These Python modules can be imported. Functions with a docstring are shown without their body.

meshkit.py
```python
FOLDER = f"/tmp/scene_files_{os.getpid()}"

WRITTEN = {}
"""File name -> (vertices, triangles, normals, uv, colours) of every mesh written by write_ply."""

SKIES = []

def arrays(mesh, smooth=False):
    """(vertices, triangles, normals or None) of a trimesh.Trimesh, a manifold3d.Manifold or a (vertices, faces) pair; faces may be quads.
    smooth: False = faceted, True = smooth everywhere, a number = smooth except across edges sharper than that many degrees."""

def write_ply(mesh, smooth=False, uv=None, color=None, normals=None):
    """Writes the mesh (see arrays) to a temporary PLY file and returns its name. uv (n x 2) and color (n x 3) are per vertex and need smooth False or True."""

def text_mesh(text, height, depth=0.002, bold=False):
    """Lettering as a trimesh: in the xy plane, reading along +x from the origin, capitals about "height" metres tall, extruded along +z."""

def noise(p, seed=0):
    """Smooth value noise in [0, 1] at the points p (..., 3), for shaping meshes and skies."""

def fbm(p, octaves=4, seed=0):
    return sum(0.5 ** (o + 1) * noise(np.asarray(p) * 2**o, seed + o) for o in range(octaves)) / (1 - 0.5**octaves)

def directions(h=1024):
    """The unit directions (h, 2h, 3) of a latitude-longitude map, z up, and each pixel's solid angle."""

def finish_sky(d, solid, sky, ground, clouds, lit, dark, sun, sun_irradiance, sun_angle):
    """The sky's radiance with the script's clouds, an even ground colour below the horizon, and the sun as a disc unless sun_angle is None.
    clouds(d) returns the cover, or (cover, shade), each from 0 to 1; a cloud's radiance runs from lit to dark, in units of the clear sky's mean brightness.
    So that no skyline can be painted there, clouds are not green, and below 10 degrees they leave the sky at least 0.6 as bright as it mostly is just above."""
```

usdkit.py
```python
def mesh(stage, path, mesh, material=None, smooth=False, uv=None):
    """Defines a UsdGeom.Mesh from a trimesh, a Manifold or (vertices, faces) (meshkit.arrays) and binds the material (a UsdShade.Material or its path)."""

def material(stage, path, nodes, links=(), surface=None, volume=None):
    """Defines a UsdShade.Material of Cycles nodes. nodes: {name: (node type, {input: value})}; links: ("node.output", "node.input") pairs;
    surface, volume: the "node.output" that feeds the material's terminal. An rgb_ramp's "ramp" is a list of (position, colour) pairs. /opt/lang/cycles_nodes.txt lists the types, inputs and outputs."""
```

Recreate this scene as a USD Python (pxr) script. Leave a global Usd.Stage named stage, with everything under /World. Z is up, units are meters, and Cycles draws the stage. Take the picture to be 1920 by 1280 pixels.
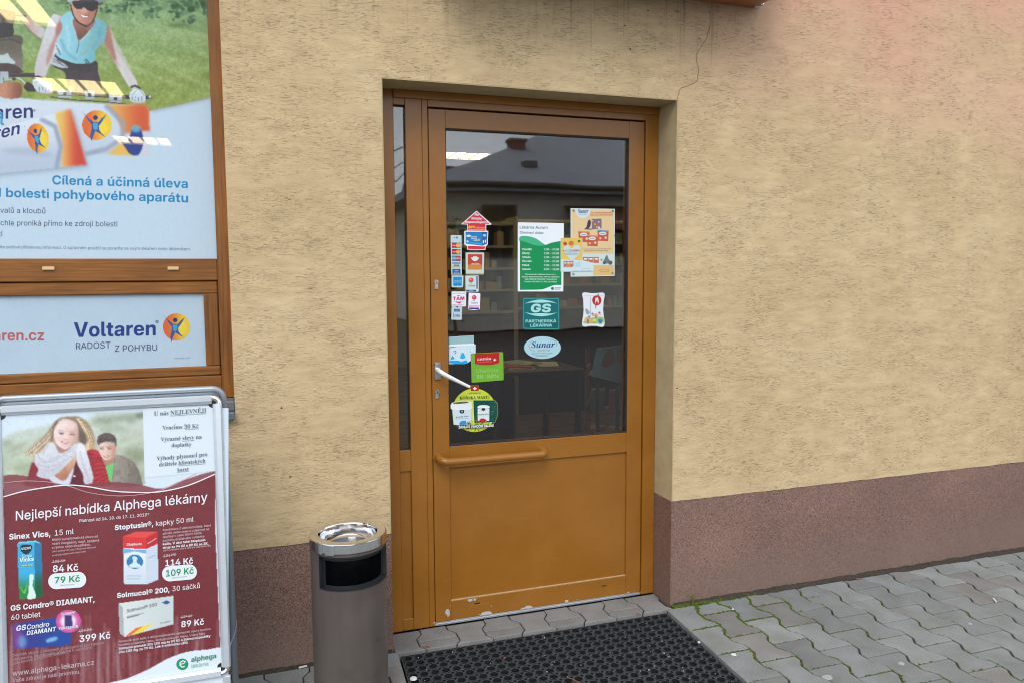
import math, random, glob, unicodedata
import numpy as np, trimesh, shapely, manifold3d, usdkit, meshkit
import shapely.geometry as sg
from shapely import affinity
from scipy.ndimage import gaussian_filter
from PIL import Image, ImageDraw, ImageFont
from pxr import Usd, UsdGeom, UsdLux, UsdShade, Gf, Sdf, Vt

# ------------------------------------------------------------------ camera, sky, sun, exposure
stage = Usd.Stage.CreateInMemory()
UsdGeom.SetStageUpAxis(stage, UsdGeom.Tokens.z)
UsdGeom.SetStageMetersPerUnit(stage, 1.0)
UsdGeom.Xform.Define(stage, '/World')
UsdGeom.Scope.Define(stage, '/World/Looks')
EXPOSURE = 0.95
SKY_STRENGTH = 0.12
SUN_INTENSITY = 0.22
SUN_EL, SUN_AZ = math.radians(48), math.radians(205)      # azimuth = atan2(x, y) of the direction towards the sun
EYE = np.array([-0.478267, -2.914131, 1.492709])
YAW, PITCH, ROLL, FPX = 0.3244118, 0.0905097, -0.0053308, 1436.7609   # FPX: focal length in pixels of a 1920 wide picture
_f = np.array([math.sin(YAW)*math.cos(PITCH), math.cos(YAW)*math.cos(PITCH), -math.sin(PITCH)])
_r = np.array([math.cos(YAW), -math.sin(YAW), 0.0])
_u = np.cross(_r, _f)
CR = _r*math.cos(ROLL)+_u*math.sin(ROLL)
CU = -_r*math.sin(ROLL)+_u*math.cos(ROLL)
cam = UsdGeom.Camera.Define(stage, '/World/camera')
m = np.eye(4); m[0, :3], m[1, :3], m[2, :3], m[3, :3] = CR, CU, -_f, EYE
cam.AddTransformOp().Set(Gf.Matrix4d(*m.ravel().tolist()))
cam.CreateHorizontalApertureAttr(36.0)
cam.CreateVerticalApertureAttr(24.0)
cam.CreateFocalLengthAttr(36.0*FPX/1920)
cam.CreateClippingRangeAttr((0.05, 2000))
cam.CreateExposureAttr(EXPOSURE)

dome = UsdLux.DomeLight.Define(stage, '/World/sky')
dome.GetPrim().SetCustomDataByKey('kind', 'structure')
sky_mat = usdkit.material(stage, '/World/Looks/sky_material', {
    'tc': ('texture_coordinate', {}),
    'sky': ('sky_texture', {'sky_type': 'single_scattering', 'sun_disc': False, 'sun_elevation': SUN_EL, 'sun_rotation': SUN_AZ, 'air_density': 1.0, 'aerosol_density': 1.5}),
    'map': ('mapping', {'scale': (2.2, 2.2, 5.0)}),
    'n': ('noise_texture', {'scale': 1.3, 'detail': 5.0, 'roughness': 0.55}),
    'r': ('rgb_ramp', {'ramp': [(0.3, (5.2, 5.7, 6.4)), (0.7, (8.2, 8.7, 9.4))]}),
    'mix': ('mix', {'mix_type': 'mix', 'fac': 0.88}),
    'bg': ('background_shader', {'strength': SKY_STRENGTH}),
}, [('tc.generated', 'map.vector'), ('map.vector', 'n.vector'), ('n.fac', 'r.fac'), ('sky.color', 'mix.color1'), ('r.color', 'mix.color2'),
    ('mix.color', 'bg.color')], surface='bg.background')
UsdShade.MaterialBindingAPI.Apply(dome.GetPrim()).Bind(sky_mat)
sun = UsdLux.DistantLight.Define(stage, '/World/sun')
sun.CreateIntensityAttr(SUN_INTENSITY); sun.CreateAngleAttr(28.0); sun.CreateNormalizeAttr(True); sun.CreateColorAttr(Gf.Vec3f(1.0, 0.97, 0.93))
sun.AddRotateXYZOp().Set(Gf.Vec3f(0, 0, 0))
sd = np.array([math.sin(SUN_AZ)*math.cos(SUN_EL), math.cos(SUN_AZ)*math.cos(SUN_EL), math.sin(SUN_EL)])
_x = np.cross([0, 0, 1.0], sd); _x /= np.linalg.norm(_x); _y = np.cross(sd, _x)
sun.ClearXformOpOrder()
m = np.eye(4); m[0, :3], m[1, :3], m[2, :3] = _x, _y, sd
sun.AddTransformOp().Set(Gf.Matrix4d(*m.ravel().tolist()))

# ------------------------------------------------------------------ helpers
rng = random.Random(7)
nrng = np.random.default_rng(7)
_names = {}


def ray(px, py):
    return _f+CR*(px-960)/FPX-CU*(py-640)/FPX


def aty(px, py, y=0.0):
    v = ray(px, py); return EYE+v*(y-EYE[1])/v[1]


def atz(px, py, z=0.0):
    v = ray(px, py); return EYE+v*(z-EYE[2])/v[2]


def lin(c):
    c = np.asarray(c, float)
    if c.max() > 1.01:
        c = c/255.0
    return np.where(c <= 0.04045, c/12.92, ((np.maximum(c, 0)+0.055)/1.055)**2.4)


def numbered(parent, name):
    k = (parent, name); n = _names.get(k, -1)+1; _names[k] = n
    return parent+'/'+(name if n == 0 else f'{name}_{n:03d}')


def tag(prim, label=None, cat=None, group=None, kind=None):
    p = prim.GetPrim() if hasattr(prim, 'GetPrim') else prim
    for k, v in (('label', label), ('category', cat), ('group', group), ('kind', kind)):
        if v:
            p.SetCustomDataByKey(k, v)
    return p


def path(parent):
    if parent is None:
        return '/World'
    return str(parent.GetPath()) if hasattr(parent, 'GetPath') else parent


def thing(name, label=None, cat=None, loc=(0, 0, 0), rotz=0, group=None, kind=None, parent=None):
    x = UsdGeom.Xform.Define(stage, numbered(path(parent), name))
    if any(loc):
        x.AddTranslateOp().Set(Gf.Vec3d(*map(float, loc)))
    if rotz:
        x.AddRotateZOp().Set(math.degrees(rotz))
    return tag(x, label, cat, group, kind)


def obj(name, mesh, mat, parent=None, smooth=False, label=None, cat=None, group=None, kind=None):
    m = usdkit.mesh(stage, numbered(path(parent), name), mesh, mat, smooth)
    return tag(m, label, cat, group, kind)


def copy_of(src, name, loc, rotz, label, cat=None, group=None):
    x = UsdGeom.Xform.Define(stage, numbered('/World', name))
    x.GetPrim().GetReferences().AddInternalReference(src.GetPath())
    x.ClearXformOpOrder(); x.AddTranslateOp().Set(Gf.Vec3d(*map(float, loc)))
    if rotz:
        x.AddRotateZOp().Set(math.degrees(rotz))
    x.GetPrim().SetInstanceable(True)
    return tag(x, label, cat, group)


def cat_(ms):
    return trimesh.util.concatenate([m if isinstance(m, trimesh.Trimesh) else trimesh.Trimesh(*meshkit.arrays(m)[:2], process=False) for m in ms])


def bx(x0, x1, y0, y1, z0, z1, b=0.0015):
    """box with chamfered edges"""
    if b <= 0:
        m = trimesh.creation.box([x1-x0, y1-y0, z1-z0]); m.apply_translation([(x0+x1)/2, (y0+y1)/2, (z0+z1)/2]); return m
    b = min(b, (x1-x0)*.45, (y1-y0)*.45, (z1-z0)*.45)
    P = []
    for sx, X in ((1, x0), (-1, x1)):
        for sy, Y in ((1, y0), (-1, y1)):
            for sz, Z in ((1, z0), (-1, z1)):
                P += [(X, Y+sy*b, Z+sz*b), (X+sx*b, Y, Z+sz*b), (X+sx*b, Y+sy*b, Z)]
    return trimesh.convex.convex_hull(np.array(P))


def tube(points, r, n=12, caps=True, closed=False):
    P = np.asarray(points, float); R = np.broadcast_to(np.asarray(r, float), (len(P),))
    T = np.gradient(P, axis=0); T /= np.linalg.norm(T, axis=1, keepdims=True)
    a = np.array([0, 0, 1.0]) if abs(T[0][2]) < .9 else np.array([1.0, 0, 0])
    u = np.cross(T[0], a); u /= np.linalg.norm(u); V = []
    for i in range(len(P)):
        u = u-T[i]*(u@T[i]); u /= np.linalg.norm(u); w = np.cross(T[i], u)
        t = np.linspace(0, 2*np.pi, n, endpoint=False)
        V.append(P[i]+R[i]*(np.cos(t)[:, None]*u+np.sin(t)[:, None]*w))
    V = np.vstack(V); F = []
    for i in range(len(P)-1):
        for k in range(n):
            a0, a1, b0, b1 = i*n+k, i*n+(k+1) % n, (i+1)*n+k, (i+1)*n+(k+1) % n
            F += [(a0, a1, b1), (a0, b1, b0)]
    if caps:
        V = np.vstack([V, P[:1], P[-1:]]); c0, c1 = len(V)-2, len(V)-1
        for k in range(n):
            F += [(c0, (k+1) % n, k), (c1, (len(P)-1)*n+k, (len(P)-1)*n+(k+1) % n)]
    m = trimesh.Trimesh(V, F, process=False)
    if m.volume < 0:
        m.invert()
    return m


def spline(pts, n=8, closed=False):
    P = np.asarray(pts, float); N = len(P); out = []
    for i in range(N if closed else N-1):
        if closed:
            p0, p1, p2, p3 = P[(i-1) % N], P[i], P[(i+1) % N], P[(i+2) % N]
        else:
            p0, p1, p2, p3 = P[max(i-1, 0)], P[i], P[i+1], P[min(i+2, N-1)]
        for t in np.linspace(0, 1, n, endpoint=False):
            out.append(.5*((2*p1)+(-p0+p2)*t+(2*p0-5*p1+4*p2-p3)*t*t+(-p0+3*p1-3*p2+p3)*t**3))
    if not closed:
        out.append(P[-1])
    return np.array(out)


def prism(poly, z0, z1, cham=0.0):
    """shapely polygon in xy extruded to z0..z1, optional chamfered top"""
    ps = list(poly.geoms) if hasattr(poly, 'geoms') else [poly]
    out = []
    for p in ps:
        if p.is_empty or p.area < 1e-7 or p.geom_type != 'Polygon':
            continue
        m = trimesh.creation.extrude_polygon(p, z1-z0, engine='earcut'); m.apply_translation([0, 0, z0]); out.append(m)
    return cat_(out)


def yz(mesh):
    """mesh built in xy with height z -> x, z with depth: (x, y, z) becomes (x, -z, y), so its top faces the street"""
    m = mesh.copy(); v = m.vertices; m.vertices = np.c_[v[:, 0], -v[:, 2], v[:, 1]]
    return m


# ------------------------------------------------------------------ materials
def mat(name, nodes, links, surface='p.BSDF'):
    return usdkit.material(stage, '/World/Looks/'+name, nodes, links, surface=surface)


def plain(name, color, rough=0.5, metal=0.0, spec=0.5, var=0.12, nscale=30, bump=0.0, coat=0.0, stretch=(1, 1, 1), bscale=None, rvar=.08):
    c = np.asarray(color, float)
    nodes = {'g': ('geometry', {}), 'map': ('mapping', {'scale': stretch}), 'n': ('noise_texture', {'scale': nscale, 'detail': 5.0, 'roughness': .6}),
             'r': ('rgb_ramp', {'ramp': [(0.25, c*(1-var)), (0.75, np.minimum(c*(1+var), 1))]}),
             'rr': ('map_range', {'from_min': .3, 'from_max': .7, 'to_min': max(rough-rvar, .02), 'to_max': min(rough+rvar, 1)}),
             'p': ('principled_bsdf', {'metallic': metal, 'specular_ior_level': spec, 'coat_weight': coat, 'coat_roughness': 0.15})}
    links = [('g.position', 'map.vector'), ('map.vector', 'n.vector'), ('n.fac', 'r.fac'), ('r.color', 'p.base_color'), ('n.fac', 'rr.value'), ('rr.result', 'p.roughness')]
    if bump:
        nodes['n2'] = ('noise_texture', {'scale': bscale or nscale*6, 'detail': 3.0})
        nodes['b'] = ('bump', {'strength': 1.0, 'distance': bump})
        links += [('map.vector', 'n2.vector'), ('n2.fac', 'b.height'), ('b.normal', 'p.normal')]
    return mat(name, nodes, links)


M = {}
# scratched render ("dragged" plaster): grooves lie along the wall, dirt sits in them; streaks run down from the roof edge
M['plaster'] = mat('plaster', {
    'g': ('geometry', {}), 's': ('separate_xyz', {}),
    'warp': ('noise_texture', {'scale': 9.0, 'detail': 2.0}), 'wm': ('mix', {'mix_type': 'linear_light', 'fac': 0.012}),
    'm1': ('mapping', {'scale': (27, 27, 285)}), 'n1': ('noise_texture', {'scale': 1.0, 'detail': 3.0, 'roughness': .55}),
    'm2': ('mapping', {'scale': (64, 64, 520), 'location': (3, 1, 7)}), 'n2': ('noise_texture', {'scale': 1.0, 'detail': 2.0, 'roughness': .5}),
    'm3': ('mapping', {'scale': (5, 5, 9)}), 'n3': ('noise_texture', {'scale': 1.0, 'detail': 4.0, 'roughness': .6}),
    'g1': ('map_range', {'range_type': 'smoothstep', 'from_min': .585, 'from_max': .665, 'to_min': 0, 'to_max': 1, 'clamp': True}),
    'g2': ('map_range', {'range_type': 'smoothstep', 'from_min': .53, 'from_max': .70, 'to_min': 0, 'to_max': .55, 'clamp': True}),
    'pk': ('map_range', {'from_min': .38, 'from_max': .6, 'to_min': .12, 'to_max': 1, 'clamp': True}),
    'gmax': ('math', {'math_type': 'maximum'}), 'gm': ('math', {'math_type': 'multiply'}),
    'fine': ('noise_texture', {'scale': 420.0, 'detail': 2.0}),
    'big': ('noise_texture', {'scale': 1.6, 'detail': 4.0, 'roughness': .6}),
    'base': ('rgb_ramp', {'ramp': [(.3, (.475, .346, .190)), (.55, (.53, .393, .224)), (.75, (.57, .436, .258))]}),
    'fm': ('mix', {'mix_type': 'overlay', 'fac': .22}), 'mm': ('mapping', {'scale': (9, 9, 34)}), 'mn': ('noise_texture', {'scale': 1.0, 'detail': 4.0, 'roughness': .65}), 'mo': ('mix', {'mix_type': 'overlay', 'fac': .34}),
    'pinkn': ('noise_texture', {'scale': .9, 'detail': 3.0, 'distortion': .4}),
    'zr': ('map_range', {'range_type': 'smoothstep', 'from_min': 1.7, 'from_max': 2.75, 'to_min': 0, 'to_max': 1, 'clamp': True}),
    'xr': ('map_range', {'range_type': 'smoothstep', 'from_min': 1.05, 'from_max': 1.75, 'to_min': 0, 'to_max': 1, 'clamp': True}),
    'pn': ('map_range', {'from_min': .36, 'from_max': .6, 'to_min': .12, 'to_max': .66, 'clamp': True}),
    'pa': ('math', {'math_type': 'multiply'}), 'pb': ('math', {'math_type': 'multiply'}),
    'pink': ('mix', {'mix_type': 'mix', 'color2': (.66, .325, .25)}),  # reddish glow on the upper right wall, painted into the plaster colour
    'sm': ('mapping', {'scale': (34, 34, .6)}), 'sn': ('noise_texture', {'scale': 1.0, 'detail': 3.0, 'roughness': .7}),
    'sg': ('map_range', {'range_type': 'smoothstep', 'from_min': .54, 'from_max': .64, 'to_min': 0, 'to_max': 1, 'clamp': True}),
    'szb': ('noise_texture', {'scale': 3.0, 'detail': 2.0}), 'sza': ('math', {'math_type': 'multiply_add', 'value2': .5}),
    'sz': ('map_range', {'range_type': 'smoothstep', 'from_min': 2.55, 'from_max': 2.95, 'to_min': 0, 'to_max': .6, 'clamp': True}),
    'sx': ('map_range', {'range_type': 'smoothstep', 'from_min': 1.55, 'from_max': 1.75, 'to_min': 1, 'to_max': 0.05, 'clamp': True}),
    's1': ('math', {'math_type': 'multiply'}), 's2': ('math', {'math_type': 'multiply'}),
    'streak': ('mix', {'mix_type': 'mix', 'color2': (.17, .135, .085)}),
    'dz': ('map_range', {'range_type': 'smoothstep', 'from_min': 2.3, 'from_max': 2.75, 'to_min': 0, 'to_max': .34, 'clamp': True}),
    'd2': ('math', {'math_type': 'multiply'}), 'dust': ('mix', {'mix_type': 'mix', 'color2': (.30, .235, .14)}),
    'gc': ('math', {'math_type': 'multiply', 'value2': .30}),
    'groove': ('mix', {'mix_type': 'mix', 'color2': (.23, .155, .09)}),
    'h': ('math', {'math_type': 'multiply', 'value2': -1.0}), 'h2': ('math', {'math_type': 'multiply_add', 'value2': .22}),
    'b': ('bump', {'strength': 1.0, 'distance': .0018}),
    'p': ('principled_bsdf', {'roughness': .92, 'specular_ior_level': .15}),
}, [('g.position', 's.vector'), ('g.position', 'warp.vector'), ('g.position', 'wm.color1'), ('warp.color', 'wm.color2'),
    ('wm.color', 'm1.vector'), ('m1.vector', 'n1.vector'), ('wm.color', 'm2.vector'), ('m2.vector', 'n2.vector'), ('g.position', 'm3.vector'), ('m3.vector', 'n3.vector'),
    ('n1.fac', 'g1.value'), ('n2.fac', 'g2.value'), ('n3.fac', 'pk.value'), ('g1.result', 'gmax.value1'), ('g2.result', 'gmax.value2'),
    ('gmax.value', 'gm.value1'), ('pk.result', 'gm.value2'),
    ('g.position', 'fine.vector'), ('g.position', 'big.vector'), ('big.fac', 'base.fac'), ('base.color', 'mo.color1'), ('g.position', 'mm.vector'), ('mm.vector', 'mn.vector'), ('mn.fac', 'mo.color2'), ('mo.color', 'fm.color1'), ('fine.fac', 'fm.color2'),
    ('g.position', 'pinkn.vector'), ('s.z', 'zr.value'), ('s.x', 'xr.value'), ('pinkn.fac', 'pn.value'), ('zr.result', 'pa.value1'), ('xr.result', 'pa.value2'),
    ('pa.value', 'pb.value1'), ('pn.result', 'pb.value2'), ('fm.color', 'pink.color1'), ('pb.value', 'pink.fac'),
    ('g.position', 'sm.vector'), ('sm.vector', 'sn.vector'), ('sn.fac', 'sg.value'), ('sm.vector', 'szb.vector'), ('szb.fac', 'sza.value1'), ('s.z', 'sza.value3'),
    ('sza.value', 'sz.value'), ('s.x', 'sx.value'), ('sg.result', 's1.value1'), ('sz.result', 's1.value2'), ('s1.value', 's2.value1'), ('sx.result', 's2.value2'),
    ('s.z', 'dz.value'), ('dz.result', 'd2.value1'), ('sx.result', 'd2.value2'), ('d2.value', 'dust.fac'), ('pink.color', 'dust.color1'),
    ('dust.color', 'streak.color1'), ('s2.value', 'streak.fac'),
    ('gm.value', 'gc.value1'), ('streak.color', 'groove.color1'), ('gc.value', 'groove.fac'), ('groove.color', 'p.base_color'),
    ('gm.value', 'h.value1'), ('fine.fac', 'h2.value1'), ('h.value', 'h2.value3'), ('h2.value', 'b.height'), ('b.normal', 'p.normal')])
M['reveal_plaster'] = plain('reveal_plaster', (.43, .335, .185), .92, spec=.15, var=.14, nscale=14, bump=.0012, bscale=380)
# coloured stone chip plinth render
M['plinth'] = mat('plinth_render', {
    'g': ('geometry', {}), 's': ('separate_xyz', {}),
    'v': ('voronoi_texture', {'scale': 330.0}), 'w': ('separate_color', {}),
    'r': ('rgb_ramp', {'interpolate': False, 'ramp': [(0, (.075, .046, .036)), (.13, (.215, .117, .086)), (.4, (.19, .107, .082)), (.58, (.245, .143, .108)), (.74, (.155, .09, .07)), (.87, (.31, .205, .165)), (.96, (.125, .092, .08))]}),
    'big': ('noise_texture', {'scale': 2.2, 'detail': 4.0}), 'br': ('rgb_ramp', {'ramp': [(.3, (.82, .82, .82)), (.7, (1.12, 1.1, 1.08))]}),
    'mul': ('mix', {'mix_type': 'multiply', 'fac': 1.0}),
    'dz': ('map_range', {'range_type': 'smoothstep', 'from_min': .0, 'from_max': .3, 'to_min': .85, 'to_max': 0, 'clamp': True}),
    'dn': ('noise_texture', {'scale': 5.0, 'detail': 4.0}), 'dm': ('math', {'math_type': 'multiply'}),
    'dirt': ('mix', {'mix_type': 'mix', 'color2': (.16, .115, .095)}),
    'b': ('bump', {'strength': .8, 'distance': .0016, 'invert': True}), 'p': ('principled_bsdf', {'roughness': .55, 'specular_ior_level': .4}),
}, [('g.position', 's.vector'), ('g.position', 'v.vector'), ('v.color', 'w.color'), ('w.r', 'r.fac'), ('g.position', 'big.vector'), ('big.fac', 'br.fac'), ('r.color', 'mul.color1'), ('br.color', 'mul.color2'),
    ('s.z', 'dz.value'), ('g.position', 'dn.vector'), ('dn.fac', 'dm.value1'), ('dz.result', 'dm.value2'), ('mul.color', 'dirt.color1'), ('dm.value', 'dirt.fac'),
    ('dirt.color', 'p.base_color'), ('v.distance', 'b.height'), ('b.normal', 'p.normal')])


def stone(name, c):
    c = np.asarray(c, float)
    return mat(name, {
        'g': ('geometry', {}), 'o': ('object_info', {}), 'n': ('noise_texture', {'scale': 240.0, 'detail': 3.0}), 'n2': ('noise_texture', {'scale': 7.0, 'detail': 5.0, 'roughness': .6}),
        'r': ('rgb_ramp', {'ramp': [(.28, c*.72), (.5, c), (.74, c*1.22)]}), 'r2': ('rgb_ramp', {'ramp': [(.28, (.78, .77, .74)), (.7, (1.12, 1.13, 1.15))]}),
        'mul': ('mix', {'mix_type': 'multiply', 'fac': 1.0}), 'ro': ('rgb_ramp', {'ramp': [(0, (.88, .88, .88)), (1, (1.1, 1.1, 1.1))]}), 'mul2': ('mix', {'mix_type': 'multiply', 'fac': 1.0}),
        'sp': ('voronoi_texture', {'scale': 95.0}), 'spr': ('map_range', {'from_min': .06, 'from_max': .12, 'to_min': .5, 'to_max': 0, 'clamp': True}), 'spm': ('mix', {'mix_type': 'mix', 'color2': tuple(c*.45)}),
        'b': ('bump', {'strength': .7, 'distance': .0014}), 'p': ('principled_bsdf', {'roughness': .82, 'specular_ior_level': .3}),
    }, [('g.position', 'n.vector'), ('g.position', 'n2.vector'), ('n.fac', 'r.fac'), ('n2.fac', 'r2.fac'), ('r.color', 'mul.color1'), ('r2.color', 'mul.color2'), ('o.random', 'ro.fac'), ('mul.color', 'mul2.color1'), ('ro.color', 'mul2.color2'),
        ('g.position', 'sp.vector'), ('sp.distance', 'spr.value'), ('spr.result', 'spm.fac'), ('mul2.color', 'spm.color1'), ('spm.color', 'p.base_color'), ('n.fac', 'b.height'), ('b.normal', 'p.normal')])


M['stones'] = [stone('concrete_stone_a', (.190, .198, .192)), stone('concrete_stone_b', (.205, .21, .202)), stone('concrete_stone_c', (.176, .18, .175)), stone('concrete_stone_d', (.19, .182, .172))]
M['joint'] = mat('joint_soil', {'g': ('geometry', {}), 'n': ('noise_texture', {'scale': 60.0, 'detail': 4.0}), 'n2': ('noise_texture', {'scale': 3.0, 'detail': 4.0}),
    'r': ('rgb_ramp', {'ramp': [(.3, (.03, .025, .02)), (.7, (.085, .072, .058))]}), 'mr': ('map_range', {'from_min': .48, 'from_max': .62, 'to_min': 0, 'to_max': .8, 'clamp': True}),
    'mx': ('mix', {'mix_type': 'mix', 'color2': (.05, .062, .014)}), 'b': ('bump', {'strength': 1.0, 'distance': .004}), 'p': ('principled_bsdf', {'roughness': .95, 'specular_ior_level': .1})},
    [('g.position', 'n.vector'), ('g.position', 'n2.vector'), ('n.fac', 'r.fac'), ('n2.fac', 'mr.value'), ('r.color', 'mx.color1'), ('mr.result', 'mx.fac'), ('mx.color', 'p.base_color'), ('n.fac', 'b.height'), ('b.normal', 'p.normal')])
M['soil'] = plain('dark_soil', (.048, .040, .031), .95, spec=.1, var=.5, nscale=90, bump=.003, bscale=260)
M['moss'] = plain('moss', (.075, .105, .016), .95, spec=.1, var=.45, nscale=120, bump=.002, bscale=900)
M['asphalt'] = plain('asphalt', (.052, .052, .054), .85, spec=.3, var=.25, nscale=40, bump=.003, bscale=320)
M['kerb'] = stone('kerb_concrete', (.25, .25, .24))
M['paint'] = mat('ochre_paint', {'g': ('geometry', {}), 'n': ('noise_texture', {'scale': 5.0, 'detail': 5.0, 'roughness': .6}), 'm': ('mapping', {'scale': (6, 6, 130)}), 'sc': ('noise_texture', {'scale': 1.0, 'detail': 4.0}),
    'r': ('rgb_ramp', {'ramp': [(.3, (.245, .094, .0115)), (.7, (.285, .113, .0150))]}), 'scr': ('map_range', {'from_min': .68, 'from_max': .76, 'to_min': 0, 'to_max': .35, 'clamp': True}),
    'mx': ('mix', {'mix_type': 'mix', 'color2': (.42, .25, .11)}), 'rr': ('map_range', {'from_min': .3, 'from_max': .7, 'to_min': .20, 'to_max': .32}), 'pn': ('noise_texture', {'scale': 700.0, 'detail': 2.0}), 'b': ('bump', {'strength': .25, 'distance': .0004}),
    'p': ('principled_bsdf', {'specular_ior_level': .5})},
    [('g.position', 'n.vector'), ('g.position', 'm.vector'), ('m.vector', 'sc.vector'), ('n.fac', 'r.fac'), ('sc.fac', 'scr.value'), ('r.color', 'mx.color1'), ('scr.result', 'mx.fac'), ('mx.color', 'p.base_color'), ('n.fac', 'rr.value'), ('rr.result', 'p.roughness'), ('g.position', 'pn.vector'), ('pn.fac', 'b.height'), ('b.normal', 'p.normal')])


def wood(name, stretch, phase=0.0):
    return mat(name, {'g': ('geometry', {}), 'm': ('mapping', {'scale': stretch, 'location': (phase, 2*phase, phase)}), 'n': ('noise_texture', {'scale': 1.0, 'detail': 6.0, 'roughness': .62, 'distortion': .5}),
        'n2': ('noise_texture', {'scale': 5.0, 'detail': 3.0}), 'r': ('rgb_ramp', {'ramp': [(.26, (.115, .040, .008)), (.48, (.205, .075, .013)), (.72, (.29, .115, .022))]}),
        'r2': ('rgb_ramp', {'ramp': [(.3, (.8, .8, .8)), (.7, (1.1, 1.1, 1.1))]}), 'mul': ('mix', {'mix_type': 'multiply', 'fac': 1.0}), 'b': ('bump', {'strength': .35, 'distance': .0006}),
        'p': ('principled_bsdf', {'roughness': .42, 'specular_ior_level': .35})},
        [('g.position', 'm.vector'), ('m.vector', 'n.vector'), ('g.position', 'n2.vector'), ('n.fac', 'r.fac'), ('n2.fac', 'r2.fac'), ('r.color', 'mul.color1'), ('r2.color', 'mul.color2'), ('mul.color', 'p.base_color'), ('n.fac', 'b.height'), ('b.normal', 'p.normal')])


M['wood_h'] = wood('oak_foil_across', (5, 60, 130))
M['wood_v'] = wood('oak_foil_upright', (130, 60, 4), 2.0)
M['alu'] = plain('brushed_aluminium', (.62, .66, .69), .38, metal=.8, var=.03, nscale=25, rvar=.02)
M['dull_alu'] = plain('dull_aluminium', (.30, .33, .36), .45, metal=.7, var=.05, nscale=25, rvar=.02)
M['steel'] = plain('satin_nickel', (.62, .61, .60), .28, metal=1.0, var=.05, nscale=60)
M['white_lever'] = plain('pale_lever', (.78, .77, .74), .3, metal=.2, var=.05, nscale=60)
M['chrome'] = plain('polished_chrome', (.80, .80, .81), .07, metal=1.0, var=.03, nscale=20)
M['bin_brown'] = plain('bin_paint', (.078, .060, .052), .42, var=.22, nscale=8, bump=.0004, bscale=900)
M['bin_brown'] = mat('worn_bin_paint', {'g': ('geometry', {}), 's': ('separate_xyz', {}), 'm': ('mapping', {'scale': (22, 22, 1.6)}), 'n': ('noise_texture', {'scale': 1.0, 'detail': 5.0, 'roughness': .65}), 'n2': ('noise_texture', {'scale': 9.0, 'detail': 5.0, 'roughness': .6}), 'n3': ('noise_texture', {'scale': 600.0, 'detail': 2.0}),
    'r': ('rgb_ramp', {'ramp': [(.3, (.060, .046, .041)), (.55, (.080, .062, .055)), (.75, (.104, .084, .074))]}), 'a': ('mix_float', {'fac': .5}), 'dz': ('map_range', {'range_type': 'smoothstep', 'from_min': .02, 'from_max': .42, 'to_min': .75, 'to_max': 0, 'clamp': True}), 'dn': ('math', {'math_type': 'multiply'}),
    'd': ('mix', {'mix_type': 'mix', 'color2': (.085, .078, .056)}), 'b': ('bump', {'strength': .5, 'distance': .0004}), 'rr': ('map_range', {'from_min': .3, 'from_max': .7, 'to_min': .3, 'to_max': .58}), 'p': ('principled_bsdf', {})},
    [('g.position', 's.vector'), ('g.position', 'm.vector'), ('m.vector', 'n.vector'), ('g.position', 'n2.vector'), ('n.fac', 'a.a'), ('n2.fac', 'a.b'), ('a.result', 'r.fac'), ('s.z', 'dz.value'), ('dz.result', 'dn.value1'), ('n2.fac', 'dn.value2'), ('r.color', 'd.color1'), ('dn.value', 'd.fac'), ('d.color', 'p.base_color'), ('n2.fac', 'rr.value'), ('rr.result', 'p.roughness'), ('g.position', 'n3.vector'), ('n3.fac', 'b.height'), ('b.normal', 'p.normal')])
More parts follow.
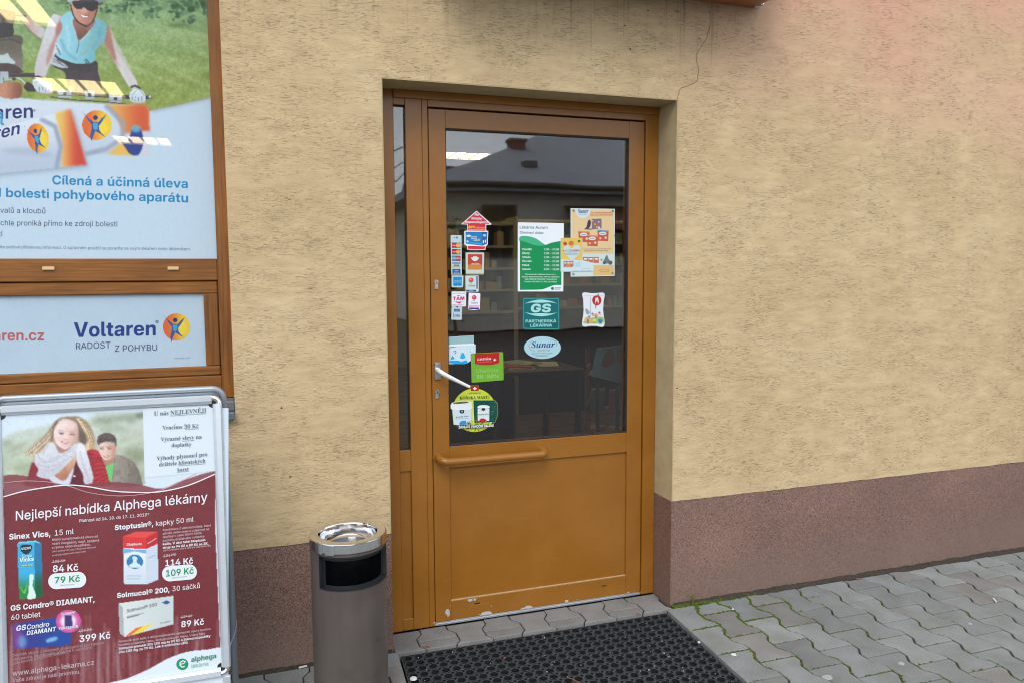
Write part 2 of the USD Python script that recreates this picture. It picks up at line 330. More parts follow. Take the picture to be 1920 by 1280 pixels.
M['black_plastic'] = plain('black_plastic', (.009, .010, .011), .4, var=.2, nscale=30)
M['rubber'] = mat('black_rubber', {'g': ('geometry', {}), 's': ('separate_xyz', {}), 'n': ('noise_texture', {'scale': 18.0, 'detail': 4.0}), 'n2': ('noise_texture', {'scale': 420.0, 'detail': 2.0}),
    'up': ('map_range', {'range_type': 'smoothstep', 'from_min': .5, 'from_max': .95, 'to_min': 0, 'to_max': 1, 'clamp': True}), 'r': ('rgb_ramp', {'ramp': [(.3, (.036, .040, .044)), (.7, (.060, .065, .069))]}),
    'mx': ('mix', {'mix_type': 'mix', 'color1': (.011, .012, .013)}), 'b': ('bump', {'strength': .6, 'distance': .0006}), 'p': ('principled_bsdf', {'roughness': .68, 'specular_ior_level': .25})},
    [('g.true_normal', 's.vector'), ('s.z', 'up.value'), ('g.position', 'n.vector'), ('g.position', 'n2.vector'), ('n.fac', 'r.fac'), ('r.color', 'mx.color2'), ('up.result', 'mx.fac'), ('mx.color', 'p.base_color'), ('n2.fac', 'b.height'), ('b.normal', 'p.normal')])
M['gasket'] = plain('black_gasket', (.01, .01, .01), .7, var=.1)
M['slate'] = plain('slate_sill', (.11, .115, .13), .6, var=.35, nscale=24, bump=.002, bscale=90, stretch=(.5, .5, 3))
M['chip'] = plain('bare_metal_chip', (.42, .42, .41), .55, var=.15, nscale=150)
M['vent'] = plain('vent_plastic', (.62, .40, .20), .5, var=.06)
M['dark'] = plain('dark_hole', (.008, .007, .006), .9, var=.1)
M['orange_box'] = plain('sign_underside', (.30, .105, .028), .35, var=.12, nscale=6)
M['paper_back'] = plain('paper', (.70, .74, .77), .6, var=.03, nscale=20)
M['leaf'] = plain('dry_leaf', (.23, .075, .035), .7, var=.4, nscale=160)
M['white_bit'] = plain('white_litter', (.58, .58, .56), .6, var=.1, nscale=200)
M['gum'] = plain('flat_gum', (.29, .30, .295), .85, var=.15, nscale=200)
M['blade'] = plain('weed_blade', (.11, .13, .03), .7, var=.4, nscale=200)


def glass(name, ior, tint=(1, 1, 1)):
    return mat(name, {'t': ('transparent_bsdf', {'color': tint}), 'gl': ('glossy_bsdf', {'color': (1, 1, 1), 'roughness': 0.018}), 'f': ('fresnel', {'IOR': ior}),
                      'g': ('geometry', {}), 'n': ('noise_texture', {'scale': 2.2, 'detail': 1.0}), 'b': ('bump', {'strength': .25, 'distance': .004}), 'mx': ('mix_closure', {})},
               [('g.position', 'n.vector'), ('n.fac', 'b.height'), ('b.normal', 'gl.normal'), ('f.fac', 'mx.fac'), ('t.BSDF', 'mx.closure1'), ('gl.BSDF', 'mx.closure2')], surface='mx.closure')


M['glass'] = glass('pane_glass', 1.85, (.985, .99, .985))
M['cd'] = mat('printed_ink', {'a': ('attribute', {'attribute': 'Cd'}), 'p': ('principled_bsdf', {'roughness': .38, 'specular_ior_level': .4})}, [('a.color', 'p.base_color')])
# perforated window film: a little of the lit room shows through the print
M['film'] = mat('printed_film', {'a': ('attribute', {'attribute': 'Cd'}), 'p': ('principled_bsdf', {'roughness': .5, 'specular_ior_level': .3}), 't': ('transparent_bsdf', {}), 'mx': ('mix_closure', {'fac': .13})},
    [('a.color', 'p.base_color'), ('p.BSDF', 'mx.closure1'), ('t.BSDF', 'mx.closure2')], surface='mx.closure')

# ------------------------------------------------------------------ ground
D = 0.155            # depth of the door recess
XR, ZH, ZP = 1.243, 2.208, 0.479
g = obj('ground', trimesh.Trimesh([(-400, -400, -.16), (400, -400, -.16), (400, 400, -.16), (-400, 400, -.16)], [(0, 1, 2), (0, 2, 3)], process=False), M['asphalt'], kind='structure')
obj('road', bx(-60, 60, -16.4, -2.75, -.155, -.12, 0), M['asphalt'], kind='structure')
obj('kerb', bx(-60, 60, -2.75, -2.60, -.15, -.002, .012), M['kerb'], kind='structure')
obj('pavement', cat_([bx(-60, -3.3, -2.6, .2, -.12, -.006, 0), bx(6.3, 60, -2.6, .2, -.12, -.006, 0)]), M['stones'][0], kind='structure')
MAT_Q = [(.022, -.028), (1.203, -.030), (1.166, -.82), (-.012, -.82)]
PIT = sg.Polygon(MAT_Q).buffer(.005, join_style=2)


def stone_poly(cx, cy, p, amp=.0132, L=.105, gap=.0028):
    w, n = p/2+amp, p/2-amp
    pts = [(-w, -L), (w, -L), (w, -.072), (n, -.034), (n, .034), (w, .072), (w, L), (-w, L), (-w, .072), (-n, .034), (-n, -.034), (-w, -.072)]
    return affinity.translate(sg.Polygon(pts).buffer(-gap, join_style=2), cx, cy)


def inset(ring, d):
    P = np.asarray(ring, float); n = len(P)
    e = np.roll(P, -1, 0)-P; e /= np.linalg.norm(e, axis=1, keepdims=True)
    nr = np.c_[-e[:, 1], e[:, 0]]
    a, b = np.roll(nr, 1, 0), nr
    m = a+b; m /= np.maximum(np.linalg.norm(m, axis=1, keepdims=True), 1e-9)
    k = np.clip((m*b).sum(1), .45, 1)
    return P+m*(d/k)[:, None]


def stone_mesh(poly, top=0.0, h=.055, c=.0026, tilt=(0, 0)):
    P = np.asarray(sg.polygon.orient(poly).exterior.coords)[:-1]; n = len(P)
    Q = inset(P, c)
    if not sg.Polygon(Q).is_valid:
        Q = P
    z = lambda q: tilt[0]*(q[:, 0]-P[:, 0].mean())+tilt[1]*(q[:, 1]-P[:, 1].mean())
    V = np.vstack([np.c_[P, np.full(n, top-h)], np.c_[P, top-c*.8+z(P)], np.c_[Q, top+z(Q)]])
    F = []
    for i in range(n):
        j = (i+1) % n
        F += [(i, j, n+j), (i, n+j, n+i), (n+i, n+j, 2*n+j), (n+i, 2*n+j, 2*n+i)]
    tv, tf = trimesh.creation.triangulate_polygon(sg.Polygon(Q), engine='earcut')
    idx = np.array([np.argmin(((Q-v)**2).sum(1)) for v in tv])+2*n
    T = idx[tf]
    a = V[T]; s = np.cross(a[:, 1]-a[:, 0], a[:, 2]-a[:, 0])[:, 2]
    T[s < 0] = T[s < 0][:, ::-1]
    return trimesh.Trimesh(V, np.vstack([F, T]), process=False)


def in_view(poly, margin=30):
    for x, y in poly.exterior.coords:
        q = np.array([x, y, 0])-EYE; zf = q@_f
        if zf > .2:
            u, v = 960+FPX*(q@CR)/zf, 640-FPX*(q@CU)/zf
            if -margin < u < 1920+margin and -margin < v < 1280+margin:
                return True
    return False


paving = thing('paving', kind='structure')
joint_polys, field = [], []
wallstrip = sg.Polygon([(1.243, .01), (6.3, .01), (6.3, -.03)]+[(x, -.016-.012*meshkit.noise(np.array([x*5, 0, 0.]))-.01*(meshkit.noise(np.array([x*23, 3, 0.])) > .6)) for x in np.linspace(6.2, 1.25, 120)])
regions = [
    (sg.box(0.004, -.024, 1.238, .150), .19, .14, .04, 'threshold'),
    (sg.Polygon([(1.210, -.034), (1.246, -.024), (6.2, -.024), (6.2, -2.6), (1.09, -2.6)]).difference(PIT).difference(wallstrip), 1.268, .1375, -.235, 'right'),
    (sg.Polygon([(-3.2, -.012), (0.001, -.012), (.012, -.03), (-.02, -.83), (1.16, -.83), (1.09, -2.6), (-3.2, -2.6)]).difference(PIT), -.27, .1375, -.118, 'left')]
for reg, x0, p, y0, key in regions:
    reg = reg.buffer(0)
    for k in range(-30, 42):
        cx = x0+p*k
        ys = y0-.105+(0 if k % 2 == 0 else .105)
        for j in range(-14, 4):
            cy = ys+.21*j
            sh = .022*(cy if key == 'right' else 0)
            raw = stone_poly(cx+sh, cy, p)
            if key == 'right' and cx+sh < 1.33:
                if k < 0:
                    continue
                raw = raw.union(sg.box(cx+sh-.16, cy-.105+.0028, cx+sh, cy+.105-.0028))     # edge stones are straight towards the mat
            if not reg.intersects(raw):
                continue
            q = raw.intersection(reg)
            for q in (q.geoms if hasattr(q, 'geoms') else [q]):
                if q.geom_type != 'Polygon' or q.area < .0009:
                    continue
                q = q.simplify(.0015)
                ms = stone_mesh(q, top=rng.uniform(-.0011, .0008), tilt=(rng.uniform(-.005, .005), rng.uniform(-.005, .005)))
                if in_view(q) and key != 'none':
                    obj('paving_stone', ms, M['stones'][rng.choice([0, 0, 1, 1, 2, 3]) if key != 'threshold' else 3], paving)
                    if key == 'right':
                        joint_polys.append(q)
                else:
                    field.append(ms)
obj('paving_stones_beyond', cat_(field), M['stones'][0], paving, kind='stuff')
bed = sg.box(-3.3, -2.62, 6.3, .16)
bed_mesh = prism(bed.difference(PIT.buffer(.004)), -.05, -.0085)
obj('joint_sand', bed_mesh, M['joint'], paving, kind='stuff')
obj('mat_well_floor', prism(PIT.buffer(.006), -.058, -.038), M['dark'], paving)

# soil gathered along the foot of the wall
def soil_ribbon(x0, x1, y_in, y_out, seed, hmax=.011):
    xs = np.arange(x0, x1, .006); V, F = [], []
    for i, x in enumerate(xs):
        w = .55+.75*meshkit.fbm(np.array([x*9, seed, 0.]), 3)
        for j, t in enumerate(np.linspace(0, 1, 6)):
            y = y_in+(y_out-y_in)*t*w
            h = (1-t)**.8*hmax*(.4+1.2*meshkit.fbm(np.array([x*30, t*4, seed]), 3))-.004*t*t
            V.append((x, y, h))
            if i and j:
                a = (i-1)*6+j-1; F += [(a, a+6, a+7), (a, a+7, a+1)]
    m = trimesh.Trimesh(V, F, process=False)
    if m.face_normals[:, 2].mean() < 0:
        m.invert()
    return m


obj('soil', cat_([soil_ribbon(1.26, 5.5, .004, -.03, 3), soil_ribbon(-3.0, 0.0, .004, -.022, 11, .008)]), M['soil'], smooth=True, kind='stuff',
    label='dark damp soil gathered along the foot of the plinth')
# moss cushions in the joints near the right corner of the doorway
blob = trimesh.creation.icosphere(1, 1.0)
pts = []
for q in joint_polys:
    ring = q.exterior
    for s in np.arange(0, ring.length, .0035):
        pt = ring.interpolate(s); x, y = pt.x, pt.y
        if PIT.distance(pt) < .014:
            continue
        d = math.hypot((x-1.34)*.9, (y+.05)*1.0)
        dens = math.exp(-(d/.30)**2)*1.3+.42*(meshkit.fbm(np.array([x*6, y*6, 2.]), 3) > .56)*math.exp(-d/1.1)
        if rng.random() < dens*1.0:
            pts.append((x+rng.gauss(0, .0022), y+rng.gauss(0, .0022), dens))
parts = []
for x, y, dn in pts:
    r = rng.uniform(.0025, .0048)*(1+.35*min(dn, 1))
    b = blob.copy(); b.vertices = b.vertices*np.array([r*1.25, r*1.25, r*.85])*(1+.25*nrng.standard_normal((len(b.vertices), 1)).clip(-1, 1))
    b.apply_translation((x, y, -.0068+r*.55)); parts.append(b)
for k in range(130):
    x = 1.25+abs(rng.gauss(0, .14)); r = rng.uniform(.003, .007)
    b = blob.copy(); b.vertices = b.vertices*np.array([r*1.3, r*.8, r])*(1+.25*nrng.standard_normal((len(b.vertices), 1)).clip(-1, 1))
    b.apply_translation((x, -.018+rng.gauss(0, .006), .001)); parts.append(b)
obj('moss', cat_(parts), M['moss'], smooth=True, kind='stuff', label='green moss cushions in the joints beside the right door corner')

# ------------------------------------------------------------------ the building
bld = thing('pharmacy_building', 'ochre rendered shop building with brown stone chip plinth around the glazed door', 'building')
WX0, WX1, WZ0, WZ1 = -2.35, -0.556, 0.985, 2.93      # window opening
o = .004
edge = [(x, ZP+.0045*(meshkit.fbm(np.array([x*11, 1, 0.]), 3)-.5)+.002*(meshkit.noise(np.array([x*60, 2, 0.]))-.5)) for x in np.arange(-1.6, 4.2, .011)]
front = sg.Polygon([(-4.2, ZP)]+edge+[(6.4, ZP), (6.4, 3.5), (-4.2, 3.5)])
front = front.difference(sg.box(-o, 0, XR+o, ZH+o)).difference(sg.box(WX0, WZ0, WX1, WZ1))
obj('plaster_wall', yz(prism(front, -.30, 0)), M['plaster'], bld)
low = sg.Polygon([(-4.2, -.1), (6.4, -.1), (6.4, ZP+.008), (-4.2, ZP+.008)]).difference(sg.box(-o, -.2, XR+o, ZP+1))
obj('plinth', yz(prism(low, -.30, -.0025)), M['plinth'], bld)
obj('door_reveal', bx(XR, XR+o, .0006, D+.001, ZP, ZH+o, 0), M['reveal_plaster'], bld)
obj('door_reveal', bx(-o, XR, .0006, D+.001, ZH, ZH+o, 0), M['reveal_plaster'], bld)
obj('door_reveal', bx(-o, 0, .0006, D+.001, ZP, ZH, 0), M['reveal_plaster'], bld)
obj('plinth_reveal', bx(XR, XR+o, .003, D+.001, -.05, ZP, 0), M['plinth'], bld)
obj('plinth_reveal', bx(-o, 0, .003, D+.001, -.05, ZP, 0), M['plinth'], bld)
# crack in the render above the right corner of the doorway: a fissure with a little width
ck = [(1.2445, 2.2135), (1.256, 2.255), (1.285, 2.268), (1.335, 2.294), (1.340, 2.318), (1.345, 2.341), (1.336, 2.37), (1.333, 2.40), (1.352, 2.435), (1.378, 2.469), (1.386, 2.50), (1.401, 2.535), (1.398, 2.58), (1.405, 2.635)]
ckl = sg.LineString([(x+rng.gauss(0, .0012), z+rng.gauss(0, .0012)) for x, z in spline(ck, 5)]).buffer(.0013, cap_style=2)
obj('crack', yz(prism(ckl, -.001, .0006)), plain('crack_shadow', (.19, .135, .08), .95, var=.2), bld)
for x, z in ((1.345, 2.47), (0.995, 2.49), (-.395, 1.0), (1.10, 2.56), (1.02, 2.40), (1.262, .985), (-.372, .74)):
    ch = trimesh.creation.icosphere(1, .0032); ch.apply_scale((1.3, .35, .8)); ch.apply_translation((x, -.0008, z)); obj('plaster_pit', ch, M['soil'], bld)
obj('roof_slab', bx(-4.2, 6.4, -.02, 9.6, 3.5, 3.62, .01), M['kerb'], bld)
obj('side_wall', cat_([bx(-4.2, -3.9, .30, 9.3, -.1, 3.5, 0), bx(6.1, 6.4, .30, 9.3, -.1, 3.5, 0), bx(-3.9, 6.1, 9.1, 9.3, -.1, 3.5, 0)]), M['reveal_plaster'], bld)
M['room_wall'] = plain('room_wall', (.30, .29, .26), .9, var=.06)
M['room_floor'] = plain('room_floor_tiles', (.10, .066, .05), .35, var=.2, nscale=6)
obj('shop_floor', bx(-3.9, 6.1, .23, 9.1, -.05, -.002, 0), M['room_floor'], kind='structure')
obj('shop_ceiling', bx(-3.9, 6.1, .30, 9.1, 3.10, 3.14, 0), M['room_wall'], kind='structure')
obj('shop_back_wall', bx(-3.9, 6.1, 9.06, 9.095, 0, 3.1, 0), M['room_wall'], kind='structure')

# ------------------------------------------------------------------ sign box above the door (only its underside shows)
sgn = thing('sign_box', 'orange brown sign box over the door, rounded underside edge in view', 'sign box')
pr = sg.Polygon([(-.24, 2.66), (-.22, 2.64), (-.02, 2.618), (-.004, 2.632), (-.004, 3.15), (-.24, 3.15)])
prf = sg.Polygon([(0.2, 3.15), (0.2, 2.621), (1.60, 2.621), (1.632, 2.630), (1.645, 2.655), (1.645, 3.15)])
obj('sign_housing', yz(prism(prf, .004, .24)), M['orange_box'], sgn)
obj('end_trim', tube(spline([(1.60, -.022, 2.6205), (1.632, -.022, 2.6275), (1.646, -.022, 2.653), (1.648, -.022, 2.75)], 6), .005, 8), M['chrome'], sgn, smooth=40)

# ------------------------------------------------------------------ door frame with its narrow sidelight
P = M['paint']
fr = thing('door_frame', 'ochre painted metal door frame with a narrow sidelight left of the door', 'door frame')
F0, F1 = D, D+.07
obj('left_jamb', bx(-.03, .066, F0, F1, 0, ZH), P, fr)
obj('right_jamb', bx(1.181, XR-.0005, F0, F1, 0, ZH), P, fr)
obj('mullion', bx(.113, .179, F0, F1, 0, ZH), P, fr)
obj('mullion', bx(.180, .2035, F0+.001, F1, 0, ZH), P, fr)
obj('head', bx(.204, 1.1805, F0, F1, 2.150, ZH), P, fr)
obj('head_cover', bx(.066, XR-.001, F0-.009, F0-.0005, 2.176, ZH, .002), P, fr)
obj('sidelight_rail', bx(.0665, .1125, F0+.001, F1, 2.150, ZH), P, fr)
obj('sidelight_rail', bx(.0665, .1125, F0+.001, F1, .679, .767), P, fr)
obj('sidelight_rail', bx(.0665, .1125, F0+.001, F1, 0, .05), P, fr)
obj('sidelight_panel', bx(.0665, .1125, F0+.009, F1-.02, .05, .679), P, fr)
obj('sidelight_pane', bx(.0665, .1125, F0+.022, F0+.026, .767, 2.150, 0), M['glass'], fr)
obj('gasket', cat_([bx(.0665, .0685, F0+.012, F0+.021, .767, 2.150, 0), bx(.1105, .1125, F0+.012, F0+.021, .767, 2.150, 0), bx(.0685, .1105, F0+.012, F0+.021, .767, .769, 0), bx(.0685, .1105, F0+.012, F0+.021, 2.147, 2.150, 0)]), M['gasket'], fr)
obj('rebate', cat_([bx(.198, .2075, F0+.03, F1, .004, 2.148, 0), bx(1.176, 1.184, F0+.03, F1, .004, 2.148, 0), bx(.2075, 1.176, F0+.03, F1, 2.142, 2.152, 0)]), M['dark'], fr)
obj('threshold_strip', bx(.2045, 1.1805, F0+.008, F1, -.004, .0055, .001), M['alu'], fr)

# ------------------------------------------------------------------ the door leaf
dr = thing('entrance_door', 'ochre metal shop door with one big glass pane above a solid lower panel', 'door')
L0, L1 = D+.006, D+.066
x0, x1, a0, a1 = .2075, 1.1765, .277, 1.103
obj('stile', bx(x0, a0, L0, L1, .012, 2.1435), P, dr)
obj('stile', bx(a1, x1, L0, L1, .012, 2.1435), P, dr)
obj('top_rail', bx(a0, a1, L0+.0006, L1, 2.071, 2.1435), P, dr)
obj('middle_rail', bx(a0, a1, L0+.0006, L1, .677, .767), P, dr)
obj('bottom_rail', bx(a0, a1, L0+.0006, L1, .012, .097), P, dr)
obj('lower_panel', bx(a0+.0005, a1-.0005, L0+.010, L1-.01, .097, .677, 0), P, dr)
lp = [(a0, a1, .0975, .1005), ]
obj('panel_bead', bx(a0, a1, L0+.002, L0+.010, .0972, .1012, .001), plain('worn_bead', (.42, .28, .15), .4, var=.2), dr)
obj('pane', bx(a0, a1, L0+.016, L0+.020, .767, 2.071, 0), M['glass'], dr)
GY = L0+.016          # street side of the pane
gk = .0055
obj('gasket', cat_([bx(a0, a0+gk*.6, L0+.004, GY-.0005, .767, 2.071, 0), bx(a1-gk, a1, L0+.004, GY-.0005, .767, 2.071, 0), bx(a0+gk*.6, a1-gk, L0+.004, GY-.0005, .767, .771, 0), bx(a0+gk*.6, a1-gk, L0+.004, GY-.0005, 2.071-gk, 2.071, 0)]), M['gasket'], dr)
obj('sweep_strip', bx(x0+.002, x1-.002, L0+.002, L0+.02, .0065, .0118, .001), M['alu'], dr)
hp = obj('handle_plate', bx(.216, .2445, L0-.009, L0-.0002, 1.053, 1.124, .003), M['steel'], dr)
lv = spline([(.228, L0-.004, 1.094), (.229, L0-.03, 1.0925), (.234, L0-.047, 1.089), (.252, L0-.053, 1.077), (.29, L0-.056, 1.056), (.352, L0-.058, 1.0235)], 6)
obj('lever', tube(lv, np.interp(np.arange(len(lv)), [0, 8, 14, 22, len(lv)-1], [.010, .0095, .0095, .0085, .0058]), 14), M['white_lever'], dr, smooth=50)
for zc, hh in ((1.4445, .019), (.9935, .0175)):
    e = sg.Point(.2305 if zc > 1.2 else .2275, zc+hh*.42).buffer(.0085).union(sg.box((.2305 if zc > 1.2 else .2275)-.0048, zc-hh, (.2305 if zc > 1.2 else .2275)+.0048, zc+hh*.4).buffer(.002))
    cy = obj('lock_cylinder', yz(prism(e, -L0, -L0+.004)), M['steel'], dr)
    xk = .2305 if zc > 1.2 else .2275
    obj('key_slot', bx(xk-.0009, xk+.0009, L0-.0052, L0-.0042, zc+hh*.42-.004, zc+hh*.42+.004, 0), M['dark'], cy)
bar = spline([(.226, L0-.001, .728), (.228, L0-.032, .7255), (.241, L0-.052, .7205), (.275, L0-.058, .717), (.45, L0-.058, .716), (.645, L0-.058, .715), (.676, L0-.053, .716), (.690, L0-.032, .7175), (.692, L0-.001, .719)], 7)
obj('pull_bar', tube(bar, .0155, 18), P, dr, smooth=50)
obj('bar_rosette', trimesh.creation.cylinder(.021, .004, sections=24, transform=trimesh.transformations.translation_matrix((.226, L0-.002, .728))@trimesh.transformations.rotation_matrix(math.pi/2, (1, 0, 0))), P, dr, smooth=40)
obj('bar_rosette', trimesh.creation.cylinder(.021, .004, sections=24, transform=trimesh.transformations.translation_matrix((.692, L0-.002, .719))@trimesh.transformations.rotation_matrix(math.pi/2, (1, 0, 0))), P, dr, smooth=40)
for px, py, w in ((740+826/5.333, 1080+266/5.333, .024), (1020+540/4.8, 1080+82/4.8, .024)):
    c = aty(px, py, L0); obj('weep_slot', bx(c[0]-w/2, c[0]+w/2, L0-.0012, L0-.0002, c[2]-.0022, c[2]+.0022, .0004), M['dark'], dr)


def chip(pts, parent, y, sc=5.333, o=(740, 1080), name='paint_chip', m='chip', t=.0005):
    q = [aty(o[0]+a/sc, o[1]+b/sc, y) for a, b in pts]
    pl = sg.Polygon([(v[0], v[2]) for v in q]).buffer(0)
    pl = pl.intersection(sg.box(0, .0135, 9, 9))
    obj(name, yz(prism(pl, -y-.0002, -y+t)), M[m], parent)


chip([(848, 403), (855, 385), (868, 368), (885, 355), (920, 348), (955, 348), (968, 358), (980, 380), (978, 388)], dr, L0)
chip([(1238, 352), (1250, 330), (1275, 312), (1300, 310), (1318, 292), (1365, 290), (1378, 305), (1388, 325), (1380, 332)], dr, L0)
chip([(505, 350), (515, 335), (525, 320), (545, 332), (551, 365), (548, 390), (530, 402), (522, 380), (508, 375)], dr, L0)
chip([(728, 236), (745, 225), (778, 222), (780, 238), (760, 250), (740, 250)], dr, L0)
chip([(790, 220), (818, 218), (812, 235), (798, 243), (788, 238)], dr, L0)
chip([(1700, 240), (1712, 233), (1736, 235), (1735, 255), (1720, 264), (1706, 260)], dr, L0)
chip([(1020+2, 0)], dr, L0) if False else None
chip([(748, 145), (755, 137), (768, 140), (777, 158), (772, 166), (760, 162)], dr, L0, 4.8, (1020, 1080))
chip([(385, 470), (392, 458), (410, 455), (412, 470), (398, 482)], fr, F0+.001)
for a, b in ((845, 378), (557, 288), (1825, 230), (965, 293)):
    chip([(a-4, b-6), (a+4, b-4), (a+3, b+6), (a-3, b+5)], dr, L0)

# ------------------------------------------------------------------ shop window
wn = thing('shop_window', 'brown wood grain framed shop window left of the door filled with adverts', 'window')
WY = .085
ax = lambda v: float(v)
H, V = M['wood_h'], M['wood_v']
obj('frame_jamb', bx(-.6005, WX1+.001, WY, WY+.07, 1.036, WZ1, .002), V, wn)
obj('frame_head', bx(WX0, -.6005, WY+.0006, WY+.07, WZ1-.05, WZ1, .002), H, wn)
obj('frame_jamb', bx(WX0, WX0+.045, WY, WY+.07, 1.036, WZ1-.05, .002), V, wn)
obj('transom', bx(WX0+.045, -.6005, WY+.001, WY+.07, 1.4665, 1.5455, .003), H, wn)
obj('frame_bottom', bx(WX0+.045, -.6005, WY+.002, WY+.07, 1.036, 1.1195, .003), H, wn)
sa = obj('sash', bx(WX0+.045, -.6025, WY+.006, WY+.06, 1.419, 1.4635, .004), H, wn)
obj('sash_rail', bx(WX0+.045, -.6025, WY+.006, WY+.06, 1.1215, 1.155, .004), H, sa)
obj('sash_stile', bx(-.652, -.6025, WY+.0055, WY+.06, 1.155, 1.419, .004), V, sa)
obj('pane', bx(WX0+.045, -.601, WY+.022, WY+.026, 1.5455, WZ1-.05, 0), M['glass'], wn)
obj('pane', bx(WX0+.045, -.652, WY+.022, WY+.026, 1.155, 1.419, 0), M['glass'], wn)
obj('gap', bx(WX0+.045, -.6005, WY+.03, WY+.05, 1.4625, 1.468, 0), M['dark'], wn)
for px in (91, 325):
    c = aty(px, 503.5, WY); obj('vent_cap', bx(c[0]-.0185, c[0]+.0185, WY-.005, WY+.0005, c[2]-.0058, c[2]+.0058, .0015), M['vent'], wn)
obj('sealant', bx(WX1-.0035, WX1-.0004, WY-.006, WY-.0005, 1.036, WZ1, .001), plain('sealant_bead', (.55, .27, .07), .5), wn)
sl = thing('window_sill', 'dark slate window sill below the brown shop window', 'sill')
obj('sill_slab', bx(WX0-.0, WX1-.001, -.028, WY+.02, .970, .998, .003), M['slate'], sl)
obj('sill_upper_strip', bx(WX0, WX1-.001, -.004, WY+.05, .9985, 1.0345, .004), M['slate'], sl)

# ------------------------------------------------------------------ rubber ring mat in its well
PT, PY = .04189, .0446
ring_o = sg.Point(0, 0).buffer(.0186, quad_segs=5); ring_i = sg.Point(0, 0).buffer(.0158, quad_segs=5)
cell = sg.box(-PT/2, -PT/2, PT/2, PT/2).difference(ring_i)
for sx in (-1, 1):
    for sy in (-1, 1):
        cell = cell.difference(affinity.translate(sg.Polygon([(0, .0082), (.0082, 0), (0, -.0082), (-.0082, 0)]), sx*PT/2, sy*PT/2))
ringm = prism(ring_o.difference(ring_i), -.036, -.0105); webm = prism(cell.difference(ring_o.buffer(-.0004)), -.036, -.0135)
unit = cat_([ringm, webm])
c = unit.triangles_center; keep = ~((np.abs(np.abs(c[:, 0])-PT/2) < 1e-5) | (np.abs(np.abs(c[:, 1])-PT/2) < 1e-5) | (c[:, 2] < -.0355))
unit.update_faces(keep); unit.remove_unreferenced_vertices()
matp = sg.Polygon(MAT_Q); cells, edge = [], []
done = []
for i in range(28):
    for j in range(17):
        cy = -.028-.006-PY*(j+.5)
        cc = np.array([.022+.005+PT*(i+.5)+.045*(cy+.028), cy])
        v = unit.vertices.copy(); v[:, 1] *= PY/PT; v[:, 0] += .045*v[:, 1]; v[:, :2] += cc
        cells.append(trimesh.Trimesh(v, unit.faces, process=False))
        done.append(affinity.translate(affinity.skew(sg.box(-PT/2-.0003, -PY/2-.0003, PT/2+.0003, PY/2+.0003), xs=math.degrees(math.atan(.045)), origin=(0, 0)), *cc))
cells.append(prism(matp.difference(shapely.union_all(done)).buffer(-.0005), -.036, -.0125))
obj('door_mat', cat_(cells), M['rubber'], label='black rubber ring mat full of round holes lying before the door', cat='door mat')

# ------------------------------------------------------------------ litter bin with ashtray top
BX, BY, BH, BR = -.198, -.293, .603, .1275
bn = thing('litter_bin', 'brown cylindrical litter bin with chrome ashtray top beside the doorway', 'litter bin', (BX, BY, 0))


def revolve(prof, n=72):
    return trimesh.creation.revolve(np.asarray(prof, float), sections=n)


vdir = math.atan2(EYE[1]-BY, EYE[0]-BX); oc = vdir+math.radians(17); oh = math.radians(65)
outer = manifold3d.Manifold.cylinder(BH-.012, BR, BR, 96).translate((0, 0, .004))
inner = manifold3d.Manifold.cylinder(BH-.014, BR-.003, BR-.003, 96).translate((0, 0, .010))
wa = [(0, 0)]+[(.3*math.cos(oc+t), .3*math.sin(oc+t)) for t in np.linspace(-oh, oh, 24)]
ZO0, ZO1 = .446, .560
wedge = manifold3d.CrossSection([wa]).extrude(ZO1-ZO0).translate((0, 0, ZO0))
obj('body', (outer-inner)-wedge, M['bin_brown'], bn, smooth=35)
wb = manifold3d.CrossSection([[(0, 0)]+[(.3*math.cos(oc+t), .3*math.sin(oc+t)) for t in np.linspace(-oh+.014, oh-.014, 24)]]).extrude(ZO1-ZO0-.006).translate((0, 0, ZO0+.003))
lipo = manifold3d.Manifold.cylinder(ZO1-ZO0-.001, BR+.0025, BR+.0025, 96).translate((0, 0, ZO0+.0005))-manifold3d.Manifold.cylinder(1, BR-.012, BR-.012, 96)
obj('opening_rim', (lipo ^ wedge)-wb, M['black_plastic'], bn, smooth=35)
liner = (manifold3d.Manifold.cylinder(.5, BR-.0125, BR-.0125, 64)-manifold3d.Manifold.cylinder(.49, BR-.0145, BR-.0145, 64).translate((0, 0, .008))).translate((0, 0, .06))
slot = manifold3d.CrossSection([[(0, 0)]+[(.3*math.cos(oc+t), .3*math.sin(oc+t)) for t in np.linspace(-oh+.10, oh-.10, 24)]]).extrude(.085).translate((0, 0, ZO0+.012))
obj('liner', liner-slot, M['black_plastic'], bn, smooth=35)
obj('rim', revolve([(.097, BH-.006), (.100, BH+.001), (.1035, BH+.0025), (.127, BH+.0025), (.1305, BH+.0005), (.1315, BH-.003), (.1315, BH-.030), (.1300, BH-.031), (.1295, BH-.028), (.1295, BH-.006)], 96), M['chrome'], bn, smooth=30)
obj('ashtray_bowl', revolve([(.0985, BH+.0005), (.097, BH-.004), (.094, BH-.034), (.088, BH-.038), (.070, BH-.046), (.066, BH-.044), (.062, BH-.047), (.056, BH-.043), (.050, BH-.048), (.02, BH-.052), (.0001, BH-.052)], 96), M['chrome'], bn, smooth=35)
tabs = []
for a in (-46, -27):
    t = oc+math.radians(a-17); w = math.radians(7)
    arc = [(r*math.cos(q), r*math.sin(q)) for r, qs in ((.1338, np.linspace(t-w, t+w, 5)), (.1318, np.linspace(t+w, t-w, 5))) for q in qs]
    obj('rim_clip', manifold3d.CrossSection([arc]).extrude(.033).translate((0, 0, BH-.0345)), M['chrome'], bn)
